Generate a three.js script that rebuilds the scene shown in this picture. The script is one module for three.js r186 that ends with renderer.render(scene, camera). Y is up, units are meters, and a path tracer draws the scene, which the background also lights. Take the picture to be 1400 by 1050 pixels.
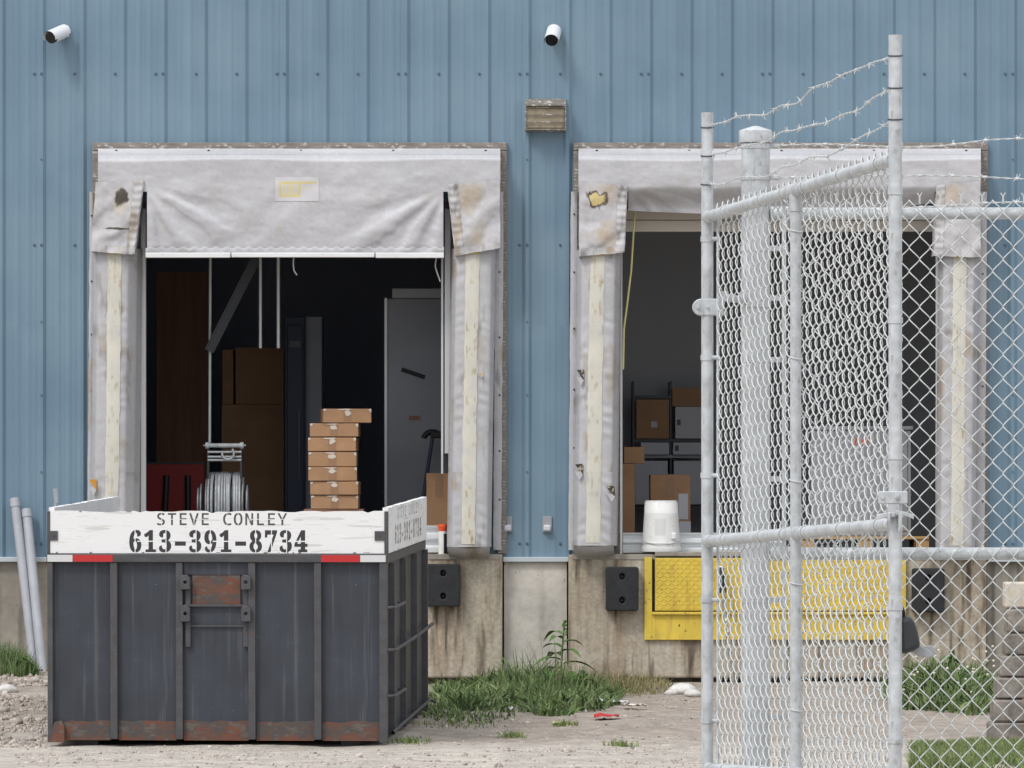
import * as THREE from 'three';
import { mergeGeometries, mergeVertices } from 'three/addons/utils/BufferGeometryUtils.js';
import { RoundedBoxGeometry } from 'three/addons/geometries/RoundedBoxGeometry.js';

// ---------- camera, sky, sun, exposure ----------
const F = 8000, D = 44.2, EYE = 1.63, HZ = 640;           // focal length in photo pixels, camera to wall, eye height, horizon row
const scene = new THREE.Scene();
const camera = new THREE.PerspectiveCamera(2 * Math.atan(525 / F) * 180 / Math.PI, 4 / 3, 0.1, 600);
camera.position.set(0, EYE, D);
camera.lookAt(0, EYE, 0);
camera.setViewOffset(1400, 1050, 0, -(HZ - 525), 1400, 1050);
const renderer = new THREE.WebGLRenderer({ antialias: true });
renderer.toneMapping = THREE.LinearToneMapping;
renderer.toneMappingExposure = 1.24;
renderer.outputColorSpace = THREE.SRGBColorSpace;
renderer.shadowMap.enabled = true;
const sunDir = new THREE.Vector3(-0.42, 0.80, 0.50).normalize();
{ // thin bright overcast
  const w = 128, h = 64, a = new Float32Array(w * h * 4);
  for (let j = 0; j < h; j++) for (let i = 0; i < w; i++) {
    const th = (j + 0.5) / h * Math.PI - Math.PI / 2, ph = (i + 0.5) / w * 2 * Math.PI - Math.PI;
    const dy = Math.sin(th), dx = Math.cos(th) * Math.cos(ph), dz = Math.cos(th) * Math.sin(ph);
    const s = Math.max(0, dx * sunDir.x + dy * sunDir.y + dz * sunDir.z);
    const up = Math.max(0, dy);
    const L = 0.91 * (0.55 + 0.75 * up) + 0.55 * Math.pow(s, 6);
    const k = (j * w + i) * 4;
    a[k] = L * 0.97; a[k + 1] = L * 1.0; a[k + 2] = L * 1.06; a[k + 3] = 1;
  }
  const t = new THREE.DataTexture(a, w, h, THREE.RGBAFormat, THREE.FloatType);
  t.mapping = THREE.EquirectangularReflectionMapping; t.magFilter = THREE.LinearFilter; t.needsUpdate = true;
  scene.background = t; scene.environment = t;
}
const sun = new THREE.DirectionalLight(new THREE.Color(1.0, 0.96, 0.9), 1.2);
sun.position.copy(sunDir).multiplyScalar(40).add(new THREE.Vector3(0, 1, 5));
sun.target.position.set(0, 1, 5); scene.add(sun.target);
sun.castShadow = true; sun.shadow.radius = 24; sun.shadow.mapSize.set(4096, 4096);
Object.assign(sun.shadow.camera, { left: -14, right: 14, top: 14, bottom: -14, near: 1, far: 90 });
sun.name = 'sun'; scene.add(sun);

// ---------- helpers ----------
function rngOf(seed) { let s = seed >>> 0; return () => { s = (s + 0x6D2B79F5) >>> 0; let t = s; t = Math.imul(t ^ (t >>> 15), t | 1); t ^= t + Math.imul(t ^ (t >>> 7), t | 61); return ((t ^ (t >>> 14)) >>> 0) / 4294967296; }; }
const R = rngOf(77);
const rr = (a, b) => a + (b - a) * R();
const lerp = (a, b, t) => a + (b - a) * t, clamp = (x, a = 0, b = 1) => Math.min(b, Math.max(a, x));
const sst = (a, b, x) => { const t = clamp((x - a) / (b - a)); return t * t * (3 - 2 * t); };
const V = (x, y, z) => new THREE.Vector3(x, y, z);
function hash(x, y, s) { let h = Math.imul(x, 374761393) + Math.imul(y, 668265263) + Math.imul(s, 2147483647 ^ 0x5bd1e995); h = Math.imul(h ^ (h >>> 13), 1274126177); return ((h ^ (h >>> 16)) >>> 0) / 4294967296; }
function vn(x, y, per, s) {  // value noise, periodic when per > 0
  const xi = Math.floor(x), yi = Math.floor(y), fx = x - xi, fy = y - yi;
  const m = q => per ? ((q % per) + per) % per : q;
  const a = hash(m(xi), m(yi), s), b = hash(m(xi + 1), m(yi), s), c = hash(m(xi), m(yi + 1), s), d = hash(m(xi + 1), m(yi + 1), s);
  const u = fx * fx * (3 - 2 * fx), v = fy * fy * (3 - 2 * fy);
  return lerp(lerp(a, b, u), lerp(c, d, u), v);
}
function fbm(x, y, per, s, o = 4) { let t = 0, a = 0.5, n = 0; for (let i = 0; i < o; i++) { t += a * vn(x, y, per, s + i * 17); n += a; x *= 2; y *= 2; per *= 2; a *= 0.5; } return t / n; }
// photo pixel -> world: at depth d from the camera, or on a plane z
const PD = (px, py, d) => V((px - 700) * d / F, EYE - (py - HZ) * d / F, D - d);
const PZ = (px, py, z) => PD(px, py, D - z);
const X0 = (px, z = 0) => (px - 700) * (D - z) / F, Y0 = (py, z = 0) => EYE - (py - HZ) * (D - z) / F;

function tex(w, h, fn, mx = 1, my = 1, srgb = true) {   // fn(u, v) -> [r, g, b] 0..255; mx, my: size in metres
  const a = new Uint8Array(w * h * 4);
  for (let j = 0; j < h; j++) for (let i = 0; i < w; i++) {
    const c = fn((i + 0.5) / w, (j + 0.5) / h), k = (j * w + i) * 4;
    a[k] = clamp(c[0], 0, 255); a[k + 1] = clamp(c[1], 0, 255); a[k + 2] = clamp(c[2], 0, 255); a[k + 3] = 255;
  }
  const t = new THREE.DataTexture(a, w, h, THREE.RGBAFormat);
  t.wrapS = t.wrapT = THREE.RepeatWrapping; t.magFilter = THREE.LinearFilter; t.minFilter = THREE.LinearMipmapLinearFilter; t.generateMipmaps = true;
  if (srgb) t.colorSpace = THREE.SRGBColorSpace;
  t.repeat.set(1 / mx, 1 / my); t.needsUpdate = true;
  return t;
}
const mixc = (a, b, t) => [lerp(a[0], b[0], t), lerp(a[1], b[1], t), lerp(a[2], b[2], t)];
const mulc = (a, k) => [a[0] * k, a[1] * k, a[2] * k];
const std = o => new THREE.MeshStandardMaterial(Object.assign({ roughness: 0.8, metalness: 0, side: THREE.DoubleSide }, o));
const hex = (r, g, b) => new THREE.Color().setRGB(r / 255, g / 255, b / 255, THREE.SRGBColorSpace);

function boxUV(g) {   // uv in metres from the dominant normal
  const n = g.index ? g.toNonIndexed() : g; if (!n.attributes.normal) n.computeVertexNormals();
  const p = n.attributes.position, q = n.attributes.normal, uv = new Float32Array(p.count * 2);
  for (let i = 0; i < p.count; i += 3) {
    let ax = 0, ay = 0, az = 0;
    for (let k = 0; k < 3; k++) { ax += q.getX(i + k); ay += q.getY(i + k); az += q.getZ(i + k); }
    ax = Math.abs(ax); ay = Math.abs(ay); az = Math.abs(az);
    for (let k = 0; k < 3; k++) {
      const x = p.getX(i + k), y = p.getY(i + k), z = p.getZ(i + k);
      const [u, v] = az >= ax && az >= ay ? [x, y] : ax >= ay ? [z, y] : [x, z];
      uv[(i + k) * 2] = u; uv[(i + k) * 2 + 1] = v;
    }
  }
  n.setAttribute('uv', new THREE.BufferAttribute(uv, 2));
  for (const k of Object.keys(n.attributes)) if (!['position', 'normal', 'uv'].includes(k)) n.deleteAttribute(k);
  return n;
}
const box = (x0, x1, y0, y1, z0, z1, r = 0) => {
  const w = Math.abs(x1 - x0), h = Math.abs(y1 - y0), d = Math.abs(z1 - z0);
  const g = r ? new RoundedBoxGeometry(w, h, d, 2, Math.min(r, w / 2.01, h / 2.01, d / 2.01)) : new THREE.BoxGeometry(w, h, d);
  return boxUV(g.translate((x0 + x1) / 2, (y0 + y1) / 2, (z0 + z1) / 2));
};
function cyl(a, b, r, r2 = r, n = 14, caps = true) {
  const d = b.clone().sub(a), L = d.length(), g = new THREE.CylinderGeometry(r2, r, L, n, 1, !caps);
  g.applyQuaternion(new THREE.Quaternion().setFromUnitVectors(V(0, 1, 0), d.normalize())).translate((a.x + b.x) / 2, (a.y + b.y) / 2, (a.z + b.z) / 2);
  return boxUV(g);
}
function tube(pts, r, n = 6) {
  const P = [], N = [], I = [];
  for (let i = 0; i < pts.length; i++) {
    const t = pts[Math.min(i + 1, pts.length - 1)].clone().sub(pts[Math.max(i - 1, 0)]).normalize();
    const ref = Math.abs(t.z) < 0.9 ? V(0, 0, 1) : V(1, 0, 0), a = V().crossVectors(t, ref).normalize(), b = V().crossVectors(t, a);
    for (let k = 0; k < n; k++) {
      const an = k / n * 2 * Math.PI, nx = a.clone().multiplyScalar(Math.cos(an)).addScaledVector(b, Math.sin(an));
      P.push(pts[i].x + nx.x * r, pts[i].y + nx.y * r, pts[i].z + nx.z * r); N.push(nx.x, nx.y, nx.z);
    }
    if (i) for (let k = 0; k < n; k++) { const A = (i - 1) * n + k, B = (i - 1) * n + (k + 1) % n; I.push(A, B, A + n, B, B + n, A + n); }
  }
  const g = new THREE.BufferGeometry();
  g.setAttribute('position', new THREE.Float32BufferAttribute(P, 3)); g.setAttribute('normal', new THREE.Float32BufferAttribute(N, 3)); g.setIndex(I);
  return boxUV(g);
}
function grid(nu, nv, fn, uvfn) {   // smooth surface from fn(u, v) -> Vector3
  const P = [], U = [], I = [];
  for (let j = 0; j <= nv; j++) for (let i = 0; i <= nu; i++) {
    const p = fn(i / nu, j / nv); P.push(p.x, p.y, p.z);
    const q = uvfn ? uvfn(i / nu, j / nv) : [p.x, p.y]; U.push(q[0], q[1]);
    if (i < nu && j < nv) { const a = j * (nu + 1) + i; I.push(a, a + 1, a + nu + 1, a + 1, a + nu + 2, a + nu + 1); }
  }
  const g = new THREE.BufferGeometry();
  g.setAttribute('position', new THREE.Float32BufferAttribute(P, 3)); g.setAttribute('uv', new THREE.Float32BufferAttribute(U, 2)); g.setIndex(I);
  g.computeVertexNormals(); return g.toNonIndexed();
}
function prism(pts, z0, z1, bevel = 0) {   // outline in x,y pulled along z
  const s = new THREE.Shape(pts.map(p => new THREE.Vector2(p[0], p[1])));
  const g = new THREE.ExtrudeGeometry(s, { depth: z1 - z0 - 2 * bevel, bevelEnabled: bevel > 0, bevelSize: bevel, bevelThickness: bevel, bevelOffset: -bevel, bevelSegments: 2, curveSegments: 8 });
  return boxUV(g.translate(0, 0, z0 + bevel));
}
function lathe(prof, n = 28) { return boxUV(new THREE.LatheGeometry(prof.map(p => new THREE.Vector2(p[0], p[1])), n)); }

const taken = {};
const numbered = n => { const k = taken[n] = (taken[n] ?? -1) + 1; return k ? `${n}_${String(k).padStart(3, '0')}` : n; };
const base = new WeakMap();
function thing(name, label, category, at = [0, 0, 0], group) {
  const g = new THREE.Group(); g.name = numbered(name); g.position.set(...at); scene.add(g);
  g.userData = { label, category }; if (group) g.userData.group = group; base.set(g, V(...at)); return g;
}
function obj(name, geos, m, parent) {   // world-space geometry -> one mesh under parent
  const list = (Array.isArray(geos) ? geos : [geos]).map(g => g.index ? g.toNonIndexed() : g);
  const g = list.length > 1 ? mergeGeometries(list) : list[0];
  const o = new THREE.Mesh(g, m); o.castShadow = o.receiveShadow = true;
  const b = parent && base.get(parent); if (b) g.translate(-b.x, -b.y, -b.z);
  o.name = parent ? name : numbered(name); (parent || scene).add(o);
  if (b) base.set(o, b); else if (!parent) base.set(o, V());
  return o;
}
function sub(name, geos, m, part) { return obj(name, geos, m, part); }
const stuff = o => { o.userData.kind = 'stuff'; return o; };
const tagS = (o, label, category) => { o.userData.label = label; o.userData.category = category; return o; };

// ---------- materials ----------
const M = {};
{
  M.blue = std({ map: tex(512, 512, (u, v) => { const s = fbm(u * 64, v * 2, 64, 3, 3), c = fbm(u * 5, v * 5, 5, 9), k = 0.93 + 0.07 * s + 0.10 * (c - 0.5); return mixc([115, 142, 161].map(q => q * k), [138, 154, 162], 0.35 * clamp(c * 1.8 - 0.6)); }, 2.7, 2.7), roughness: 0.55 });
  M.flash = std({ color: hex(196, 204, 208), roughness: 0.5, metalness: 0.3 });
  const conc = (b, s, amt) => tex(512, 512, (u, v) => { const n = fbm(u * 6, v * 6, 6, s), f = fbm(u * 60, v * 60, 60, s + 5, 2), st = fbm(u * 22, v * 2, 22, s + 8, 3); let k = 0.82 + 0.3 * n + 0.10 * (f - 0.5) - amt * Math.max(0, st - 0.55); if (f > 0.86) k *= 0.8; return mulc(b, k); }, 1.7, 1.7);
  M.concPale = std({ map: conc([198, 192, 182], 21, 0.3), roughness: 0.9, bumpMap: null });
  M.concGrey = std({ map: conc([158, 152, 140], 31, 0.9), roughness: 0.92 });
  M.concStain = std({ map: tex(1024, 512, (u, v) => {
    const st = fbm(u * 40, v * 1.2, 40, 51, 4), st2 = fbm(u * 90, v * 3, 90, 57, 3), pch = fbm(u * 9, v * 5, 9, 61), fine = fbm(u * 160, v * 60, 160, 66, 2);
    let c = mixc([190, 179, 160], [170, 151, 129], clamp((st - 0.38) * 2.6));
    c = mixc(c, [196, 186, 170], clamp((pch - 0.52) * 3));
    c = mixc(c, [94, 86, 74], clamp((st2 - 0.52) * 4.6) * clamp((st - 0.3) * 2.4)); c = mixc(c, [206, 200, 186], clamp((0.40 - st2) * 5) * 0.7);
    return mulc(c, 0.92 + 0.18 * (fine - 0.5));
  }, 3.2, 1.0), roughness: 0.9 });
  const fabricMap = (s, b, dirt) => tex(512, 512, (u, v) => {
    const n = fbm(u * 5, v * 5, 5, s), f = fbm(u * 90, v * 90, 90, s + 3, 2), d = fbm(u * 11, v * 7, 11, s + 9, 4), sm = fbm(u * 30, v * 9, 30, s + 12, 3);
    let c = mulc(b, 0.94 + 0.10 * (n - 0.4) + 0.05 * (f - 0.5));
    c = mixc(c, [150, 128, 98], dirt * clamp((d - 0.58) * 4));
    c = mixc(c, [120, 116, 112], dirt * 0.8 * clamp((sm - 0.66) * 5));
    return c;
  }, 1.6, 1.6);
  M.vinyl = std({ map: fabricMap(71, [200, 199, 202], 0.09), roughness: 0.62 });
  M.vinylPad = std({ map: fabricMap(81, [194, 193, 195], 0.6), roughness: 0.62 });
  M.vinylFlap = std({ map: fabricMap(91, [197, 195, 196], 1.0), roughness: 0.65 });
  M.cream = std({ map: tex(256, 512, (u, v) => { const d = fbm(u * 6, v * 14, 6, 101), s = fbm(u * 30, v * 40, 30, 105, 3); let c = mixc([218, 214, 199], [204, 200, 188], d); c = mixc(c, [158, 142, 108], clamp((s - 0.56) * 3) * clamp((d - 0.42) * 3)); c = mixc(c, [196, 195, 196], clamp((fbm(u * 9, v * 20, 9, 108) - 0.55) * 2)); return c; }, 0.6, 2.2), roughness: 0.6 });
  M.yellowTape = std({ color: hex(226, 200, 62), roughness: 0.6 });
  M.foam = std({ color: hex(216, 186, 120), roughness: 0.95 });
  M.orangeFoam = std({ color: hex(206, 140, 52), roughness: 0.9 });
  M.oldWood = std({ map: tex(512, 256, (u, v) => { const g = fbm(u * 3, v * 60, 3, 111, 4), c = fbm(u * 14, v * 14, 14, 117), p = fbm(u * 30, v * 26, 30, 119, 3); let k = mixc([150, 144, 137], [118, 110, 103], g); k = mixc(k, [190, 187, 183], clamp((p - 0.6) * 5)); return mulc(k, 0.85 + 0.3 * c); }, 0.9, 0.3), roughness: 0.9 });
  M.galv = std({ map: tex(256, 256, (u, v) => { const n = fbm(u * 20, v * 20, 20, 121, 3), f = fbm(u * 6, v * 6, 6, 127), g = fbm(u * 34, v * 12, 34, 125, 3), k = 0.9 + 0.16 * (n - 0.5) + 0.2 * (f - 0.5); return mixc(mulc([208, 212, 215], k), [150, 150, 148], clamp((g - 0.66) * 5) * 0.7); }, 0.4, 0.4), roughness: 0.42, metalness: 0.12 });
  M.wire = std({ color: hex(202, 205, 205), roughness: 0.45, metalness: 0.12 });
  M.whitePaint = std({ map: tex(512, 256, (u, v) => { const n = fbm(u * 8, v * 6, 8, 131), f = fbm(u * 60, v * 40, 60, 137, 3); return mulc([232, 232, 232], (0.95 + 0.07 * n) * (f > 0.8 ? 0.8 : 1)); }, 1.2, 0.6), roughness: 0.6 });
  M.steel = std({ map: tex(512, 512, (u, v) => { const n = fbm(u * 6, v * 6, 6, 141), st = fbm(u * 70, v * 2, 70, 147, 3), f = fbm(u * 70, v * 70, 70, 149, 2); let c = mulc([55, 59, 68], 0.86 + 0.3 * n + 0.14 * (st - 0.5)); c = mixc(c, [112, 110, 106], clamp((st - 0.64) * 5) * 0.45); { const sc = vn(u * 9 + v * 30, v * 9 - u * 6, 0, 143); if (Math.abs(sc - 0.5) < 0.004 && n > 0.56) c = mixc(c, [128, 128, 128], 0.4); } if (f > 0.95) c = [112, 112, 112]; return c; }, 1.3, 1.3), roughness: 0.5 });
  M.steelEdge = std({ map: tex(256, 512, (u, v) => { const n = fbm(u * 8, v * 20, 8, 151), f = fbm(u * 50, v * 90, 50, 157, 3); let c = mulc([74, 74, 77], 0.85 + 0.3 * n); if (f > 0.80) c = mixc(c, [130, 126, 120], 0.5); if (f < 0.24) c = mixc(c, [104, 66, 44], 0.7); return c; }, 0.6, 1.2), roughness: 0.55 });
  M.rust = std({ map: tex(512, 256, (u, v) => { const n = fbm(u * 10, v * 4, 10, 161, 5), m = fbm(u * 26, v * 14, 26, 167, 4); let c = mixc([80, 76, 75], [112, 72, 58], clamp((n - 0.38) * 3.4)); c = mixc(c, [112, 78, 60], clamp((m - 0.6) * 4)); c = mixc(c, [100, 94, 88], clamp((0.44 - m) * 5)); return c; }, 1.1, 0.32), roughness: 0.9 });
  M.red = std({ color: hex(186, 42, 44), roughness: 0.45 });
  M.tapeWhite = std({ color: hex(206, 206, 206), roughness: 0.4 });
  M.yellow = std({ map: tex(512, 512, (u, v) => { const n = fbm(u * 6, v * 6, 6, 171), f = fbm(u * 40, v * 40, 40, 177, 3), s = fbm(u * 30, v * 3, 30, 179, 3); let c = mulc([222, 194, 76], 0.92 + 0.15 * n); c = mixc(c, [86, 72, 46], clamp((f - 0.78) * 9)); c = mixc(c, [182, 150, 70], clamp((s - 0.62) * 2.5)); return c; }, 0.9, 0.9), roughness: 0.55 });
  M.rubber = std({ map: tex(256, 256, (u, v) => { const n = fbm(u * 8, v * 8, 8, 181), f = fbm(u * 50, v * 30, 50, 187, 3); return mixc(mulc([34, 35, 38], 0.8 + 0.5 * n), [96, 94, 90], clamp((f - 0.72) * 4)); }, 0.4, 0.4), roughness: 0.75 });
  M.black = std({ color: hex(22, 22, 24), roughness: 0.6 });
  M.card = std({ map: tex(256, 256, (u, v) => { const n = fbm(u * 5, v * 5, 5, 191), g = fbm(u * 3, v * 80, 3, 197, 2); return mulc([176, 137, 103], 0.9 + 0.14 * n + 0.06 * g); }, 0.5, 0.5), roughness: 0.85 });
  M.tape = std({ color: hex(158, 122, 92), roughness: 0.35 });
  M.torn = std({ color: hex(214, 203, 190), roughness: 0.9 });
  M.whiteBox = std({ color: hex(206, 207, 212), roughness: 0.7 });
  M.plastic = std({ map: tex(256, 256, (u, v) => { const n = fbm(u * 6, v * 6, 6, 211), f = fbm(u * 30, v * 22, 30, 217, 3); return mixc(mulc([232, 232, 230], 0.94 + 0.08 * n), [150, 150, 146], clamp((f - 0.74) * 6)); }, 0.5, 0.5), roughness: 0.45 });
  M.camWhite = std({ color: hex(226, 227, 230), roughness: 0.4 });
  M.glassDark = std({ color: hex(18, 18, 22), roughness: 0.12 });
  M.pvc = std({ map: tex(128, 256, (u, v) => mulc([168, 170, 176], 0.93 + 0.12 * fbm(u * 5, v * 9, 5, 221)), 0.3, 0.6), roughness: 0.5 });
  M.greyPanel = std({ map: tex(256, 256, (u, v) => mulc([132, 136, 142], 0.94 + 0.1 * fbm(u * 5, v * 5, 5, 231)), 1.4, 1.4), roughness: 0.55 });
  M.cabinet = std({ map: tex(256, 256, (u, v) => mulc([158, 160, 164], 0.94 + 0.1 * fbm(u * 6, v * 6, 6, 235)), 0.8, 0.8), roughness: 0.5, metalness: 0.1 });
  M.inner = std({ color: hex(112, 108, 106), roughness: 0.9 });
  M.innerDark = std({ color: hex(176, 182, 198), roughness: 0.9 });
  M.ply = std({ map: tex(256, 256, (u, v) => mulc([142, 106, 86], 0.85 + 0.25 * fbm(u * 30, v * 3, 30, 241)), 1.2, 1.2), roughness: 0.85 });
  M.beam = std({ color: hex(222, 226, 228), roughness: 0.35, metalness: 0.15 });
  M.roomWall = std({ map: tex(256, 256, (u, v) => mulc([204, 206, 208], 0.95 + 0.08 * fbm(u * 4, v * 4, 4, 233)), 3, 3), roughness: 0.85 });
  M.whiteMetal = std({ color: hex(212, 214, 214), roughness: 0.4, metalness: 0.2 });
  M.darkMetal = std({ color: hex(70, 72, 76), roughness: 0.45, metalness: 0.5 });
  M.navy = std({ color: hex(46, 54, 74), roughness: 0.6 });
  M.redPaint = std({ color: hex(172, 44, 44), roughness: 0.5 });
  M.newWood = std({ map: tex(256, 128, (u, v) => mixc([214, 178, 122], [188, 148, 96], fbm(u * 2, v * 24, 2, 251)), 0.8, 0.2), roughness: 0.8 });
  M.tan = std({ map: tex(128, 128, (u, v) => mulc([156, 143, 122], 0.82 + 0.3 * fbm(u * 10, v * 10, 10, 261)), 0.3, 0.3), roughness: 0.6 });
  M.fixGrey = std({ map: tex(128, 128, (u, v) => { const n = fbm(u * 12, v * 12, 12, 265); return n > 0.68 ? [206, 206, 200] : mulc([128, 122, 112], 0.8 + 0.4 * n); }, 0.3, 0.3), roughness: 0.7 });
  M.rope = std({ color: hex(212, 204, 142), roughness: 0.8 });
  M.orange = std({ color: hex(232, 88, 40), roughness: 0.5 });
  M.block = std({ map: tex(256, 256, (u, v) => { const n = fbm(u * 8, v * 8, 8, 271), f = fbm(u * 50, v * 50, 50, 277, 2); return mulc([134, 127, 119], 0.7 + 0.5 * n + 0.2 * (f - 0.5)); }, 0.5, 0.5), roughness: 0.95 });
  M.blockPale = std({ map: tex(128, 128, (u, v) => mulc([206, 196, 180], 0.85 + 0.25 * fbm(u * 9, v * 9, 9, 281)), 0.4, 0.4), roughness: 0.95 });
  M.rock = std({ map: tex(128, 128, (u, v) => mulc([176, 166, 156], 0.75 + 0.4 * fbm(u * 9, v * 9, 9, 285)), 0.2, 0.2), roughness: 0.95 });
  M.rockPale = std({ map: tex(128, 128, (u, v) => mulc([214, 211, 206], 0.85 + 0.22 * fbm(u * 9, v * 9, 9, 287)), 0.2, 0.2), roughness: 0.95 });
  M.leaf = std({ map: tex(64, 64, (u, v) => mulc([78, 112, 52], 0.75 + 0.5 * fbm(u * 8, v * 8, 8, 291)), 0.1, 0.1), roughness: 0.7 });
}

// ---------- ground ----------
const ZS = D / 23.2;   // yard distances are paced out from the wall in this unit
const GP = [[-400, 0], [-1, 0], [0.5, 0], [6.46, -0.172], [14.4, 0.12], [22.6, 0.44], [25, 0.53], [29, 0.57], [48, 0.56], [400, 0.3]];
function gLin(z) { for (let i = 1; i < GP.length; i++) if (z <= GP[i][0]) return lerp(GP[i - 1][1], GP[i][1], (z - GP[i - 1][0]) / (GP[i][0] - GP[i - 1][0])); return 0.3; }
function gy(x, z) {
  let y = (gLin(z - 0.5) + 2 * gLin(z) + gLin(z + 0.5)) / 4;
  const near = sst(-1, 0, z) * (1 - sst(27, 32, z));
  y += near * ((fbm(x * 0.9 + 7, z * 0.9, 0, 301) - 0.5) * 0.07 + (fbm(x * 5, z * 5, 0, 307) - 0.5) * 0.022);
  y += 0.12 * (1 - sst(-3.3, -2.9, x)) * (1 - sst(2.3, 5, z)) * sst(-1, 0.2, z);            // rubble heap left of the container
  y += 0.02 * sst(-0.5, 0.6, x) * (1 - sst(0.5, 1.6, z)) * sst(-1, 0.1, z);                   // soil against the dock
  return y;
}
{
  const xs = [], zs = [];
  for (const v of [-300, -120, -50, -25, -14, -9, -6.5]) xs.push(v);
  for (let v = -5; v <= 5.001; v += 0.045) xs.push(v);
  for (const v of [6.5, 9, 14, 25, 50, 120, 300]) xs.push(v);
  for (const v of [-300, -60, -20, -2]) zs.push(v);
  for (let v = -0.4; v <= 27; v += 0.075) zs.push(v);
  for (const v of [28, 30, 34, 40, 46, 60, 100, 300]) zs.push(v);
  const P = [], U = [], C = [], I = [], nx = xs.length;
  for (let j = 0; j < zs.length; j++) for (let i = 0; i < nx; i++) {
    const x = xs[i], z = zs[j]; P.push(x, gy(x, z) - (z < -1 ? 0.4 : 0), z); U.push(x, z);
    // soil near the dock, pale crushed stone in the yard
    const w = clamp(sst(4.7, 6.6, z + 1.6 * (fbm(x * 1.3, z * 1.3, 0, 311) - 0.5) + (x > -0.6 ? -0.4 : 0.3)));
    const pt = fbm(x * 2.2, z * 2.2, 0, 317);
    const c = mixc(mixc([0.64, 0.57, 0.51], [0.79, 0.73, 0.67], pt), mixc([0.92, 0.89, 0.83], [0.78, 0.74, 0.69], pt), w);
    C.push(...c);
    if (i + 1 < nx && j + 1 < zs.length) { const a = j * nx + i; I.push(a, a + nx, a + 1, a + 1, a + nx, a + nx + 1); }
  }
  const g = new THREE.BufferGeometry();
  g.setAttribute('position', new THREE.Float32BufferAttribute(P, 3)); g.setAttribute('uv', new THREE.Float32BufferAttribute(U, 2)); g.setAttribute('color', new THREE.Float32BufferAttribute(C, 3));
  g.setIndex(I); g.computeVertexNormals();
  const gm = std({ vertexColors: true, roughness: 0.97, map: tex(1024, 1024, (u, v) => {
    const n = fbm(u * 24, v * 24, 24, 321), f = fbm(u * 160, v * 160, 160, 327, 2), s = vn(u * 300, v * 300, 300, 329);
    let k = 0.80 + 0.26 * n + 0.2 * (f - 0.5); if (s > 0.92) k *= 1.14; if (s < 0.06) k *= 0.78; return mulc([190, 185, 179], k);
  }, 2.6, 2.6) });
  const o = obj('ground', g, gm); o.userData.kind = 'structure'; o.userData.label = 'bare tan soil and pale crushed stone of the yard';
}

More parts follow.
